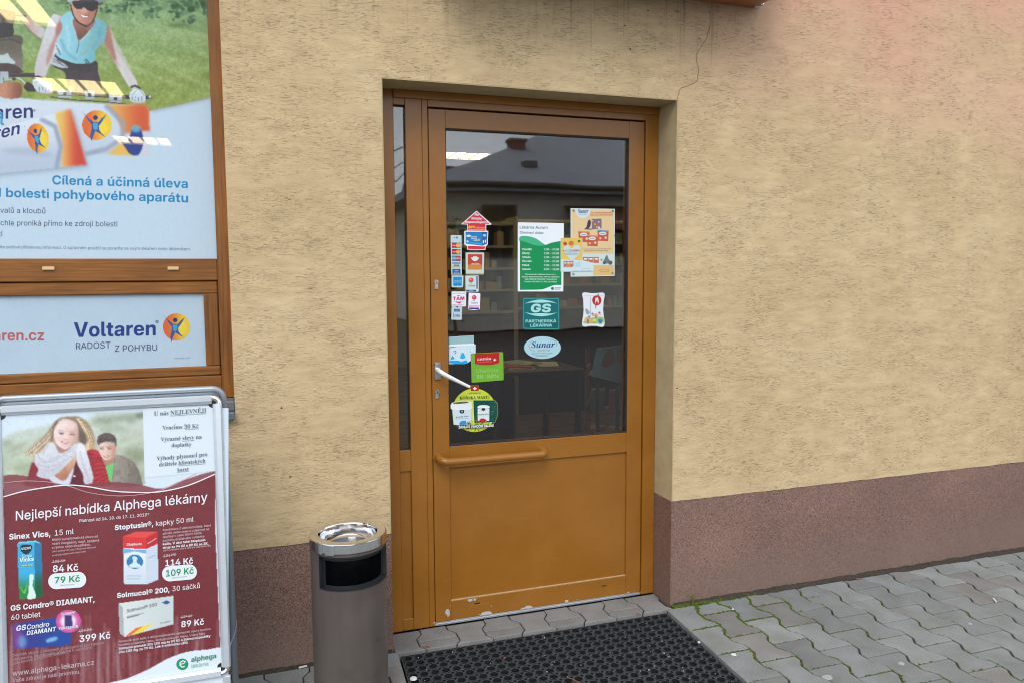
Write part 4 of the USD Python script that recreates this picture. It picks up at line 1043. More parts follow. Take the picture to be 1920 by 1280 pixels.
class Canvas:
    """a printed picture: colours held on a fine grid of the sheet"""
    def __init__(self, x0, x1, y0, y1, step, base):
        self.x0, self.y0, self.s = x0, y0, step
        self.X, self.Y = np.meshgrid(np.arange(x0, x1+step, step), np.arange(y0, y1+step, step))
        self.im = np.tile(np.asarray(base, float), self.X.shape+(1,))

    def mask(self, g, soft):
        g = g if hasattr(g, 'geom_type') else sg.Polygon(g)
        b = g.bounds; pad = 4+4*soft
        i0, i1 = [int(np.clip((v-self.y0)/self.s, 0, self.X.shape[0])) for v in (b[1]-pad, b[3]+pad)]
        j0, j1 = [int(np.clip((v-self.x0)/self.s, 0, self.X.shape[1])) for v in (b[0]-pad, b[2]+pad)]
        if i1 <= i0 or j1 <= j0:
            return None
        mk = shapely.contains_xy(g.buffer(0), self.X[i0:i1, j0:j1], self.Y[i0:i1, j0:j1]).astype(float)
        return (slice(i0, i1), slice(j0, j1)), gaussian_filter(mk, max(soft/self.s, .35))

    def fill(self, g, color, soft=.7, a=1.0):
        r = self.mask(g, soft)
        if r is None:
            return self
        sl_, mk = r; mk = (mk*a)[..., None]
        c = color(self.X[sl_], self.Y[sl_]) if callable(color) else np.asarray(color, float)
        self.im[sl_] = self.im[sl_]*(1-mk)+mk*c; return self

    def line(self, pts, w, color, soft=.6, a=1.0):
        return self.fill(sg.LineString(pts).buffer(w/2), color, soft, a)

    def noise(self, amp, scale, seed=0, g=None):
        n = (meshkit.fbm(np.stack([self.X/scale, self.Y/scale, np.zeros_like(self.X)], -1), 3, seed)-.5)[..., None]*2*amp
        if g is not None:
            mk = np.zeros(self.X.shape); r = self.mask(g, 2.0); mk[r[0]] = r[1]; n = n*mk[..., None]
        self.im = self.im+n; return self

    def sheet(self, mapper, normal, dim=1.0, off=0.0):
        h, w = self.X.shape
        # the sheet is flat and pixel -> plane is a homography: vectorised through the eye's rays
        P_ = mapper(self.X.ravel(), self.Y.ravel())+np.asarray(normal)*off
        k = (np.arange(h-1)[:, None]*w+np.arange(w-1)).ravel()
        F = np.vstack([np.c_[k, k+w, k+w+1], np.c_[k, k+w+1, k+1]])
        n0 = np.cross(P_[F[0, 1]]-P_[F[0, 0]], P_[F[0, 2]]-P_[F[0, 0]])@normal
        if n0 < 0:
            F = F[:, ::-1]
        return P_, F, np.clip(lin(np.clip(self.im, 0, 255).reshape(-1, 3)/255.0)*dim, 0, .88)


def rays(px, py):
    return _f+np.outer((px-960)/FPX, CR)-np.outer((py-640)/FPX, CU)


def plane_map(o_, n_):
    o_, n_ = np.asarray(o_, float), np.asarray(n_, float)

    def f(px, py):
        if np.ndim(px) == 0:
            v = ray(px, py); return EYE+v*(((o_-EYE)@n_)/(v@n_))
        v = rays(px, py); return EYE+v*(((o_-EYE)@n_)/(v@n_))[:, None]
    return f


def grad(c0, c1, ax_, a0, a1):
    c0, c1 = np.asarray(c0, float), np.asarray(c1, float)

    def f(x, y):
        t = np.clip(((x if ax_ == 'x' else y)-a0)/(a1-a0), 0, 1); t = t*t*(3-2*t)
        return c0+np.asarray(t)[..., None]*(c1-c0)
    return f


STREET = np.array([0, -1.0, 0])


def figure(put, cx, cy, r):
    """leaping blue figure before an orange ball"""
    f = lambda pts: [(cx+a*r, cy+b*r) for a, b in pts]
    put(ell(cx, cy, r), grad((226, 105, 48), (240, 205, 60), 'x', cx-r*.7, cx+r*.7))
    put(ell(cx+.35*r, cy+.1*r, r*.38, r*.5), (246, 214, 70))
    put(sg.Polygon(f([(-1.0, -.95), (-.75, -.62), (-.25, -.22), (.1, -.22), (.30, -.45), (.62, -.72), (.38, -.28), (.12, .08), (.16, .35), (.52, .78), (.10, .52), (-.10, .40), (-.28, .80), (-.36, 1.12), (-.46, .75), (-.36, .25), (-.34, 0), (-.60, -.35)])), (44, 88, 148))
    put(sg.Polygon(f([(-.28, -.16), (.06, -.16), (.05, .25), (-.12, .36), (-.26, .2)])), (74, 160, 205))
    put(ell(cx-.10*r, cy-.50*r, r*.16), (36, 52, 96))


# ---- large advert in the upper pane
wm = plane_map((0, WY+.0195, 0), STREET)
ad = thing('window_advert', 'large window advert with two cyclists in a meadow and product boxes', 'advert')
rt_ = random.Random(3)
cv = Canvas(-150, 414, -130, 489, 1.3, (196, 216, 230))
rt0 = random.Random(9)
green = [(-200, -180), (420, -180), (420, 181), (396, 184), (360, 192), (330, 199), (283, 208), (240, 213), (150, 205), (60, 186), (0, 181), (-200, 176)]
GP = sg.Polygon(green)
ZK = lambda pts: [(a/6.097, b/6.097) for a, b in pts]
zk = lambda a, b: (a/6.097, b/6.097)
cv.fill(green, grad((134, 164, 112), (142, 158, 78), 'y', 20, 190), .8)
for k in range(26):
    x, y = rt0.uniform(-150, 400), rt0.uniform(40, 200); cv.fill(ell(x, y, rt0.uniform(30, 90), rt0.uniform(3, 8), 12).intersection(GP), np.array((150, 172, 104))+rt0.choice([-22, -14, 16, 24]), 3, .4)
for a_, b_ in (((150, 60), (400, 165)), ((190, 105), (400, 185)), ((200, 50), (400, 70)), ((250, 40), (400, 110))):
    cv.line([a_, b_], 5, (176, 194, 146), 3, .45)
cv.noise(15, 14, 1, GP); cv.noise(13, 4, 2, GP); cv.noise(16, 1.9, 3, GP)
for cx, cy, rx, ry in [(305, 8, 36, 22), (345, 22, 24, 22), (285, 25, 14, 10), (370, 10, 28, 24), (216, 17, 22, 11), (240, 14, 12, 12), (195, 20, 8, 7), (268, -4, 25, 18), (395, 5, 18, 28), (130, -20, 60, 16), (300, -25, 120, 26), (20, -40, 160, 26), (-120, -10, 60, 40), (116, 4, 14, 5), (125, 16, 4, 4)]:
    for k in range(26):
        cv.fill(ell(cx+rt0.uniform(-.85, .85)*rx, cy+rt0.uniform(-.85, .85)*ry, rx*rt0.uniform(.1, .3), ry*rt0.uniform(.1, .3)), np.array((84, 112, 84))+rt0.choice([-40, -28, -14, 8, 22])+np.array((-4, 2, -4)), 1.0, .75)
cv.fill(ell(335, 48, 22, 3), (92, 116, 74), 2, .8)
S = lambda pts: [(a/3.2, b/3.2) for a, b in pts]
# rider on the left
cv.fill(sp(S([(-330, 20), (40, 60), (95, 95), (80, 150), (82, 200), (40, 228), (-300, 235)])), grad((70, 66, 68), (58, 54, 54), 'x', -40, 25), .7)
cv.fill(sp(S([(-300, 225), (20, 232), (90, 212), (130, 222), (138, 250), (128, 280), (136, 330), (126, 420), (0, 425), (-280, 420)])), grad((92, 86, 76), (128, 122, 110), 'y', 70, 130), .8)
cv.line(spline(S([(0, 245), (60, 236), (128, 262)]), 4), 2, (70, 64, 56), 1, .8); cv.line(spline(S([(0, 258), (70, 252), (120, 282)]), 4), 1.6, (112, 104, 92), .9, .8)
cv.fill(sp(S([(-60, 345), (20, 330), (45, 320), (60, 345), (92, 375), (60, 390), (-60, 392)])), (190, 206, 204), .8); cv.fill(sp(S([(-60, 396), (30, 380), (90, 392), (124, 415), (124, 440), (-90, 450)])), (78, 64, 62), .8)
cv.fill(sp(S([(100, 88), (165, 92), (215, 140), (268, 180), (244, 232), (190, 190), (130, 120)])), grad((190, 150, 134), (206, 196, 194), 'x', 40, 80), .8); cv.fill(sp(S([(100, 88), (150, 92), (160, 100), (104, 100)])), (70, 62, 62), .7); cv.line(spline(S([(112, 110), (180, 190), (240, 232)]), 4), 2.2, (132, 92, 78), 1, .7)
cv.fill(sp(S([(5, 505), (120, 500), (122, 585), (8, 585)])), grad((196, 140, 112), (140, 88, 70), 'x', 5, 38), .8)
cv.line(S([(-300, 452), (200, 452)]), 8, (66, 58, 60), .6); cv.line(S([(60, 446), (195, 446)]), 2, (112, 100, 100), .6, .8)
for q_ in ([(0, 430), (50, 430), (56, 486), (0, 488)], [(-60, 470), (20, 468), (24, 500), (-60, 505)]):
    cv.fill(S(q_), (176, 186, 190), .7); cv.line(S(q_[1:3]), 1.4, (80, 80, 84), .5)
cv.line(spline(S([(60, 480), (110, 470), (150, 500)]), 4), 2.4, (200, 208, 210), .6); cv.fill(ell(*zk(160, 905), 4, 3), (70, 66, 70), .8)
# rider in turquoise: legs
cv.fill(sp(S([(300, 335), (345, 330), (460, 380), (575, 368), (588, 430), (602, 565), (420, 545), (390, 440), (320, 400)])), grad((58, 52, 54), (84, 72, 72), 'y', 115, 175), .8)
cv.fill(sp(ZK([(560, 650), (600, 640), (680, 690), (780, 770), (700, 780), (560, 720)])), (190, 196, 202), .9)
for q_ in ([(580, 660), (700, 720)], [(600, 700), (760, 765)], [(640, 690), (720, 750)]):
    cv.line(ZK(q_), 1.3, (104, 92, 96), .6, .8)
cv.fill(sp(ZK([(800, 960), (840, 950), (845, 1040), (780, 1040)])), (150, 160, 120), .9, .7)
# arms: pale where the sun falls, brown on the shaded side
armL = sp(S([(312, 95), (345, 92), (376, 112), (372, 200), (342, 300), (290, 415), (262, 478), (214, 475), (212, 385), (240, 290), (270, 190)]))
armR = sp(S([(632, 148), (668, 190), (700, 300), (760, 400), (826, 505), (785, 532), (722, 436), (662, 330), (622, 250)]))
cv.fill(armL, grad((212, 212, 214), (202, 196, 196), 'y', 30, 150), .8)
cv.fill(sp(ZK([(690, 190), (722, 200), (715, 330), (660, 430), (640, 540), (560, 720), (530, 760), (545, 600), (600, 470), (655, 330)])), (184, 138, 128), 1.8, .85)
cv.fill(sp(ZK([(640, 300), (700, 250), (712, 330), (650, 420)])), (168, 112, 102), 1.5, .7)
cv.fill(armR, grad((190, 146, 130), (214, 208, 206), 'x', 205, 232), .8)
cv.fill(sp(ZK([(1200, 300), (1240, 300), (1290, 480), (1330, 640), (1310, 700), (1240, 560), (1185, 460)])), (166, 116, 100), 1.8, .8)
cv.fill(sp(ZK([(1270, 340), (1330, 480), (1450, 700), (1560, 960), (1500, 980), (1400, 800), (1320, 620)])), (208, 204, 204), 1.8, .7)
# jersey with folds
jer = sp(ZK([(690, 210), (800, 130), (850, 200), (880, 330), (905, 455), (1010, 360), (1090, 215), (1215, 285), (1190, 470), (1090, 580), (1090, 690), (980, 740), (860, 730), (740, 690), (650, 640), (640, 560), (690, 400), (715, 300)]))
cv.fill(jer, grad((150, 208, 220), (120, 178, 184), 'x', 118, 190), .8)
for q_, c_, w_ in (([(760, 300), (790, 430), (780, 560)], (184, 226, 232), 4), ([(830, 240), (870, 330), (890, 430)], (196, 222, 228), 3.4), ([(1020, 380), (940, 450), (915, 480)], (180, 216, 212), 3), ([(1150, 330), (1120, 460), (1060, 560)], (104, 166, 172), 5), ([(700, 460), (760, 600), (880, 690)], (98, 160, 172), 4), ([(940, 620), (1000, 560), (1060, 470)], (138, 182, 170), 6), ([(980, 680), (1060, 640)], (90, 190, 220), 4), ([(660, 560), (700, 620), (780, 670)], (110, 190, 214), 3)):
    cv.line(spline(ZK(q_), 5), w_, c_, 2, .7)
cv.fill(sp(ZK([(640, 480), (690, 560), (700, 610), (640, 600), (600, 640), (620, 560)])), (214, 226, 234), 1, .85)
for q_ in ([(640, 520), (690, 600)], [(650, 560), (690, 625)]):
    cv.line(ZK(q_), 1.6, (70, 96, 112), .6, .8)
cv.line(ZK([(902, 462), (895, 540), (876, 612)]), 1.5, (108, 104, 112), .5); cv.line(spline(ZK([(820, 200), (850, 330), (905, 460), (1000, 390), (1060, 270)]), 5), 2, (204, 222, 226), .8, .8)
cv.line(spline(ZK([(660, 680), (760, 720), (900, 745), (1000, 735)]), 5), 3, (54, 54, 58), .8); cv.line(ZK([(985, 680), (1020, 725)]), 1.8, (56, 66, 76), .6); cv.line(ZK([(965, 690), (1000, 735)]), 1.2, (56, 66, 76), .6)
# head
cv.fill(sp(ZK([(840, 220), (1080, 230), (1030, 340), (910, 462), (870, 380)])), grad((150, 104, 88), (112, 76, 66), 'y', 45, 72), 1)
cv.fill(sp(ZK([(812, 40), (960, -30), (1115, 40), (1108, 160), (1050, 250), (970, 285), (890, 245), (830, 150)])), grad((204, 152, 132), (170, 114, 94), 'x', 140, 182), .8)
cv.fill(sp(ZK([(920, 105), (970, 95), (1010, 125), (980, 150), (930, 145)])), (224, 172, 152), 1.6, .7); cv.fill(ell(*zk(880, 160), 5, 4), (214, 146, 126), 2, .6); cv.fill(ell(*zk(1050, 165), 5, 4.4), (186, 122, 102), 2, .6); cv.fill(ell(*zk(960, 250), 5, 3), (190, 132, 112), 1.5, .6)
cv.fill(sp(ZK([(770, -10), (800, -150), (960, -210), (1140, -120), (1185, 0), (1160, 30), (1050, 5), (950, 0), (840, 8), (790, 30)])), grad((176, 184, 198), (130, 138, 154), 'x', 130, 190), .8); cv.fill(sp(ZK([(1120, 40), (1170, 30), (1180, 50), (1130, 66)])), (90, 84, 90), .9)
cv.fill(sp(ZK([(830, 20), (950, 6), (1110, 14), (1116, 90), (1060, 130), (1000, 118), (960, 86), (920, 110), (870, 100), (838, 60)])), (44, 40, 44), .7); cv.line(ZK([(850, 30), (1090, 24)]), 1.4, (84, 80, 84), .9, .6)
cv.fill(sp(ZK([(910, 165), (960, 180), (1018, 182), (990, 210), (940, 202)])), (150, 86, 76), .7, .9); cv.fill(sp(ZK([(918, 170), (965, 184), (1010, 186), (985, 202), (942, 196)])), (238, 236, 232), .4)
cv.line(spline(ZK([(808, 60), (840, 180), (900, 260), (985, 305)]), 5), 2.2, (44, 42, 44), .6); cv.line(spline(ZK([(1112, 90), (1080, 210), (1030, 280), (985, 305)]), 5), 2.0, (44, 42, 44), .6)
# handlebar and gloves
cv.line(spline(ZK([(290, 1000), (480, 1030), (620, 1050), (800, 1060), (1000, 1085), (1250, 1100), (1500, 1115), (1700, 1120)]), 4), 7, (62, 56, 58), .6); cv.line(spline(ZK([(800, 1048), (1000, 1072), (1250, 1088)]), 4), 1.4, (126, 118, 118), .5, .8)
cv.fill(sp(ZK([(290, 960), (330, 945), (400, 1000), (410, 1045), (300, 1040)])), (60, 52, 54), .7)
for x_, y_, w_ in ((740, 1070, 75), (1025, 1085, 50), (1320, 1130, 70)):
    cv.fill(sg.Polygon(ZK([(x_-w_, y_-45), (x_+w_, y_-35), (x_+w_*.9, y_+50), (x_-w_*.9, y_+45)])).buffer(1), (178, 186, 190), .7); cv.fill(ell(*zk(x_, y_), 3.2, 4.4), (60, 56, 60), .7); cv.line(ZK([(x_-w_, y_+20), (x_+w_, y_+26)]), 1.2, (104, 106, 112), .5); cv.line(ZK([(x_-w_, y_-25), (x_+w_, y_-18)]), 1.2, (222, 228, 230), .5)
cv.line(spline(ZK([(580, 1110), (700, 1130), (900, 1150), (1100, 1160), (1440, 1190)]), 4), 2.4, (84, 80, 86), .6); cv.fill(ell(*zk(1710, 1110), 4, 5), (96, 98, 104), .7); cv.fill(ell(*zk(1714, 1106), 2.2, 2.4), (196, 202, 204), .5)
for q_ in ([(370, 930), (430, 905), (540, 930), (600, 985), (595, 1060), (520, 1070), (440, 1055), (400, 1020)], [(1480, 1080), (1530, 1020), (1610, 1030), (1660, 1090), (1660, 1160), (1600, 1175), (1500, 1165)]):
    cv.fill(sp(ZK(q_)), grad((222, 232, 236), (192, 206, 214), 'y', q_[1][1]/6.1, q_[5][1]/6.1), .6); x_, y_ = q_[6]; x_ += 10
    for k in range(4):
        cv.line(ZK([(x_+k*38, y_-55), (x_+k*38-4, y_-5)]), 1.1, (70, 80, 96), .4, .8)
    cv.fill(sp(ZK([(x_, y_), (x_+80, y_+14), (x_+150, y_+2), (x_+130, y_+22), (x_+30, y_+20)])), (214, 160, 146), .6); cv.line(spline(ZK([(q_[0][0]+20, q_[0][1]+20), (q_[2][0]-30, q_[2][1]-6), (q_[3][0]-10, q_[3][1]+5)]), 4), 1, (92, 104, 118), .5, .8)
cv.line(spline(ZK([(380, 890), (440, 882), (500, 905)]), 4), 4, (66, 60, 64), .7); cv.line(spline(ZK([(1500, 1000), (1545, 985), (1600, 1010)]), 4), 4, (72, 62, 64), .7)
cv.noise(7, 5, 31, GP); cv.noise(6, 2.0, 32, GP)
# white sweep and grey band below the photograph
cv.line([(286, 209), (330, 200), (370, 191), (400, 182)], 4, (150, 158, 168), 2.5, .8)
cv.fill(sp([(-200, 182), (0, 184), (100, 190), (190, 200), (206, 196), (150, 192), (60, 186)]), (226, 234, 240), 1.5, .7)
# product boxes
bk = S([(-330, 640), (200, 600), (640, 628), (868, 634), (889, 650), (902, 940), (500, 925), (-200, 960)])
cv.fill(bk, grad((212, 222, 232), (196, 208, 222), 'y', 190, 290), .7)
cv.fill(sg.Polygon(S([(640, 632), (868, 634), (889, 650), (895, 790), (740, 800), (700, 700)])).buffer(1), grad((230, 172, 92), (212, 92, 50), 'x', 205, 270), 2)
cv.fill(S([(800, 790), (895, 790), (902, 940), (860, 938), (740, 890)]), (206, 212, 220), 2); cv.fill(S([(640, 925), (740, 850), (800, 880), (820, 936)]), (236, 186, 84), 2.5)
cv.line(S([(640, 640), (740, 740), (735, 830), (640, 895), (520, 925)]), 9, (150, 160, 178), 2, .8)
cv.fill(sp(S([(695, 825), (760, 850), (800, 770), (845, 780), (860, 860), (830, 930), (780, 925), (740, 870)])), (44, 62, 132), 1); cv.fill(ell(255, 242, 9, 7), (110, 190, 220), 2, .8)
put = lambda g_, c: cv.fill(g_, c, .5)
figure(put, 582/3.2, 752/3.2, 28)
fb = S([(-420, 850), (0, 768), (425, 655), (520, 990), (0, 1042), (-420, 1080)])
cv.fill([(x+4, y+5) for x, y in fb], (150, 166, 180), 4, .8); cv.fill(fb, grad((222, 230, 238), (186, 198, 214), 'y', 220, 315), .7)
cv.fill(S([(330, 680), (425, 655), (520, 990), (370, 1004), (372, 860)]), grad((238, 196, 96), (206, 70, 54), 'x', 108, 150), 2)
cv.line(S([(250, 720), (330, 760), (365, 880), (340, 1000)]), 8, (150, 160, 180), 2, .9)
cv.fill(sp(S([(0, 900), (200, 890), (330, 940), (120, 930)])), (170, 182, 198), 3, .7)
figure(lambda g_, c: cv.fill(affinity.rotate(affinity.scale(g_, .72, 1, origin=(228/3.2, 830/3.2)), -12, origin=(228/3.2, 830/3.2)), c, .5), 228/3.2, 830/3.2, 28)
cv.noise(4, 3, 9)
under = cv.sheet(wm, STREET, .9)
pr_ = Print(wm, STREET, .82)
NAVY, CYAN = (34, 44, 104), (24, 140, 190)
pr_.text('Voltaren', (-82, 227), (64, 221), NAVY, w=650).text('Voltaren', (-92, 282), (38, 251), NAVY, w=650, slant=.1).text('gel', (-40, 236), (8, 235), (60, 160, 200), w=600)
pr_.text('®', (62, 211), (67, 211), NAVY).text('®', (32, 241), (37, 240), NAVY)
pr_.text('Cílená a účinná úleva', (97, 346), (353.5, 353), CYAN, w=700, cap=17).text('od bolesti pohybového aparátu', (-28, 368.5), (354, 380), CYAN, w=700, cap=17)
pr_.text('bolest zad, svalů a kloubů', (-82, 398), (86, 400.5), (70, 78, 96)).text('rychle proniká přímo ke zdroji bolesti', (-12, 422.5), (221, 425), (70, 78, 96)).text('uvolnění napětí', (-92, 441), (5, 443.5), (70, 78, 96))
pr_.text('Léčivý přípravek k vnějšímu užití na kůži. Čtěte pečlivě příbalovou informaci. O správném použití se poraďte se svým lékařem nebo lékárníkem.', (-160, 464), (358, 470), (110, 122, 138))
pr_.build('printed_sheet', ad, 'film', under)

# ---- lower advert
wm2 = plane_map((0, WY+.0195, 0), STREET)
ad2 = thing('window_strip_advert', 'pale window advert strip with blue brand lettering and orange ball logo', 'advert')
cv = Canvas(-200, 392, 550, 716, 2.0, (186, 206, 220)); cv.noise(4, 60, 4); cv.noise(3, 4, 5)
under = cv.sheet(wm2, STREET, .9)
pr_ = Print(wm2, STREET, .82)
pr_.text('www.voltaren.cz', (-140, 639), (84, 638), (196, 92, 88), w=650).text('Voltaren', (138, 632), (294, 628.5), (28, 52, 124), w=750, cap=27).text('®', (291, 608), (298, 608), (28, 52, 124))
pr_.text('RADOST', (141, 654.5), (208, 652), (52, 58, 92)).text('Z POHYBU', (214.5, 658.8), (296, 656.5), (52, 58, 92)).text('www.pohyb-zdravi', (327, 672.5), (357, 671), (120, 135, 160))
k_ = [0]


def put2(g_, c):
    k_[0] += 1
    if callable(c):
        b = g_.bounds; n_ = 14
        for i in range(n_):
            xa, xb = b[0]+(b[2]-b[0])*i/n_, b[0]+(b[2]-b[0])*(i+1)/n_
            pr_.poly(g_.intersection(sg.box(xa, b[1]-1, xb, b[3]+1)), c((xa+xb)/2, 0), k_[0])
    else:
        pr_.poly(g_, c, k_[0])


figure(put2, 331, 613, 25.5)
pr_.build('printed_sheet', ad2, 'film', under)

# ---- offer poster in the pavement sign
bm = plane_map(BO, BN)
po = thing('offer_poster', 'maroon pharmacy offer poster clipped in the silver pavement sign', 'poster')
MAR = np.array((116, 47, 52.))
cv = Canvas(-9, 428, 764, 1330, 1.35, (208, 220, 228))
Z3 = lambda pts: [(a/4.267, 720+b/4.267) for a, b in pts]
Z4 = lambda pts: [(a/3.369, 900+b/3.369) for a, b in pts]
ZC = lambda pts: [(a/6.982, 765+b/6.982) for a, b in pts]
zc = lambda a, b: (a/6.982, 765+b/6.982)
photo = sg.Polygon([(5, 775), (268, 772), (272, 906), (5, 906)])
cv.fill(photo, grad((196, 206, 196), (172, 180, 152), 'y', 790, 900), .7)
for k in range(120):
    x, y = rt_.uniform(0, 270), rt_.uniform(775, 905)
    cv.fill(ell(x, y, rt_.uniform(7, 26), rt_.uniform(3, 8), rt_.uniform(-30, -5)).intersection(photo), np.array((170, 180, 156))+rt_.choice([-30, -18, 16, 26])+np.array((0, rt_.uniform(-3, 6), 0)), 3, .45)
cv.fill(sp(ZC([(0, 60), (1150, 40), (1200, 110), (1000, 165), (700, 205), (420, 255), (230, 300), (100, 350), (0, 365)])), (212, 226, 236), 3.5)
cv.fill(sp(ZC([(1200, 130), (1500, 95), (1880, 60), (1880, 130), (1600, 170), (1350, 190)])), (136, 148, 124), 4, .75); cv.fill(sp(ZC([(1780, 70), (1880, 60), (1880, 110), (1800, 120)])), (104, 116, 98), 2.5, .7)
cv.fill(sp(ZC([(1600, 560), (1880, 520), (1880, 680), (1760, 700)])), (128, 136, 104), 5, .7); cv.fill(sp(ZC([(1550, 330), (1880, 180), (1880, 330), (1650, 420)])), (196, 200, 184), 5, .7)
# woman: hair behind
cv.fill(sp(ZC([(860, 105), (1000, 100), (1110, 150), (1190, 240), (1235, 350), (1260, 480), (1220, 560), (1130, 540), (1050, 450), (700, 500), (560, 560), (500, 640), (470, 760), (430, 800), (420, 700), (440, 600), (350, 610), (320, 620), (380, 520), (480, 430), (600, 330), (690, 210), (770, 130)])), grad((150, 126, 106), (196, 174, 148), 'y', 780, 850), 1.3)
for k in range(70):
    t = rt_.random(); j = rt_.uniform(-25, 25)
    cv.line(spline(ZC([(800+t*80, 135+j*.3), (700+t*60, 260+j), (560+t*90, 420+j), (330+t*180, 610-t*30+j)]), 4), rt_.uniform(.5, 1.1), np.array((196, 176, 150))+rt_.choice([-70, -40, 30, 40, 10]), .5, .55)
for k in range(50):
    t = rt_.random(); j = rt_.uniform(-20, 20)
    cv.line(spline(ZC([(1000+t*60, 130+j*.3), (1090+t*60, 260+j), (1120+t*110, 400+j), (1130+t*110, 540+j)]), 4), rt_.uniform(.5, 1.1), np.array((206, 180, 140))+rt_.choice([-90, -50, 20, 34, 0]), .5, .55)
cv.fill(sp(ZC([(1020, 200), (1060, 260), (1130, 340), (1150, 430), (1100, 470), (1040, 430), (1020, 330)])), (84, 70, 66), 2, .75)
cv.fill(sp(ZC([(720, 180), (760, 150), (735, 230), (712, 300), (690, 420), (660, 430), (680, 300)])), (104, 82, 72), 1.6, .75)
# coat
cv.fill(sp(ZC([(370, 880), (400, 760), (430, 700), (500, 760), (640, 900), (700, 1010), (330, 1010)])), (134, 44, 54), 1)
cv.fill(sp(ZC([(1130, 560), (1220, 530), (1300, 570), (1350, 690), (1420, 830), (1450, 960), (1400, 1010), (900, 1010), (960, 850), (1000, 690)])), grad((110, 40, 54), (190, 50, 58), 'x', 140, 185), 1)
for k in range(13):
    cv.line(ZC([(1150+k*20, 570+k*8), (1215+k*21, 1000)]), .9, (90, 28, 40), .6, .6); cv.line(ZC([(1000+k*8, 610+k*32), (1440, 600+k*34)]), .9, (96, 30, 40), .6, .5)
cv.fill(sp(ZC([(1000, 680), (1040, 760), (1100, 900), (1120, 1010), (900, 1010), (950, 850)])), (92, 34, 44), 1.5, .85); cv.fill(ell(*zc(975, 884), 2, 1.8), (230, 214, 200), .5)
cv.fill(sp(ZC([(640, 880), (720, 880), (840, 945), (960, 780), (940, 900), (890, 1010), (760, 1010), (650, 930)])), (206, 208, 222), 1)
cv.fill(sp(ZC([(1000, 600), (990, 700), (930, 820), (840, 942), (720, 880), (780, 820), (880, 720)])), grad((214, 168, 142), (180, 122, 96), 'y', 855, 895), .9)
cv.line(ZC([(860, 780), (850, 900)]), 3, (160, 104, 82), 2, .6)
cv.fill(sp(ZC([(740, 470), (900, 520), (960, 480), (900, 560), (800, 590), (750, 540)])), (170, 128, 112), 1.4)
# face
cv.fill(sp(ZC([(752, 210), (800, 160), (880, 140), (960, 160), (1010, 210), (1030, 290), (1020, 370), (990, 430), (930, 490), (870, 530), (810, 520), (750, 470), (715, 400), (706, 310), (720, 250)])), grad((236, 212, 206), (214, 174, 162), 'x', 105, 148), .9)
cv.fill(sp(ZC([(770, 200), (880, 160), (990, 210), (980, 260), (880, 240), (780, 260)])), (240, 222, 218), 2.5, .6)
cv.fill(sp(ZC([(1000, 230), (1030, 300), (1020, 380), (980, 440), (900, 510), (970, 400), (1000, 310)])), (190, 142, 130), 2.2, .6)
cv.fill(ell(*zc(770, 390), 5, 4), (230, 178, 170), 2.5, .6); cv.fill(ell(*zc(965, 395), 4.5, 4), (222, 164, 154), 2.5, .6)
cv.fill(sp(ZC([(768, 318), (800, 306), (838, 318), (835, 332), (800, 334)])), (138, 108, 106), 1.1, .85); cv.fill(sp(ZC([(912, 328), (945, 322), (978, 332), (972, 346), (935, 346)])), (138, 108, 106), 1.1, .85)
cv.line(spline(ZC([(770, 328), (802, 334), (836, 328)]), 4), .8, (92, 70, 70), .4, .8); cv.line(spline(ZC([(912, 340), (944, 346), (976, 340)]), 4), .8, (92, 70, 70), .4, .8)
cv.line(spline(ZC([(765, 292), (800, 284), (845, 298)]), 4), .9, (166, 134, 124), .7, .8); cv.line(spline(ZC([(905, 306), (950, 302), (990, 312)]), 4), .9, (166, 134, 124), .7, .8)
cv.fill(sp(ZC([(846, 330), (872, 330), (900, 385), (880, 405), (845, 402), (828, 388)])), (240, 208, 200), 1.6, .7); cv.line(spline(ZC([(828, 398), (860, 410), (898, 400)]), 4), .8, (190, 142, 132), .7, .8)
cv.fill(sp(ZC([(792, 420), (840, 428), (912, 430), (890, 452), (850, 458), (812, 446)])), (176, 112, 108), .6, .9); cv.fill(sp(ZC([(806, 426), (850, 433), (902, 433), (880, 445), (845, 448), (818, 440)])), (226, 206, 202), .5, .8)
cv.line(spline(ZC([(800, 462), (850, 474), (895, 462)]), 4), 1, (204, 150, 142), .9, .7)
# scarf, knitted
cv.fill(sp(ZC([(460, 600), (500, 590), (560, 560), (620, 470), (690, 440), (730, 500), (780, 585), (880, 550), (1000, 465), (1020, 520), (960, 640), (860, 740), (760, 840), (660, 890), (620, 920), (480, 880), (500, 800), (462, 720)])), grad((214, 216, 222), (196, 194, 202), 'y', 830, 895), 1)
cv.fill(sp(ZC([(1010, 470), (1070, 455), (1110, 500), (1150, 620), (1190, 760), (1220, 880), (1200, 985), (1110, 985), (1080, 850), (1020, 740), (1000, 620)])), grad((222, 222, 228), (200, 198, 206), 'y', 830, 905), 1)
for q_, w_ in (([(560, 600), (600, 520), (640, 480)], 2), ([(500, 620), (560, 690), (680, 690), (800, 620), (1000, 500)], 2.4), ([(490, 720), (600, 760), (740, 740), (880, 660), (990, 560)], 2), ([(560, 800), (680, 810), (800, 750)], 1.8), ([(1050, 600), (1090, 740), (1140, 860), (1180, 980)], 2.2), ([(720, 500), (770, 580), (740, 640), (640, 660)], 1.6)):
    cv.line(spline(ZC(q_), 5), w_, (166, 160, 170), 1.3, .6)
for k in range(420):
    x, y = rt_.uniform(455, 1225), rt_.uniform(440, 980); u_, v_ = zc(x, y)
    g0 = cv.im[int((v_-cv.y0)/cv.s), int((u_-cv.x0)/cv.s)]
    if g0.min() > 170 and np.ptp(g0) < 26:
        cv.fill(ell(u_, v_, 1.1, .7, rt_.uniform(0, 180)), g0+rt_.choice([-34, -24, 16, 22]), .5, .6)
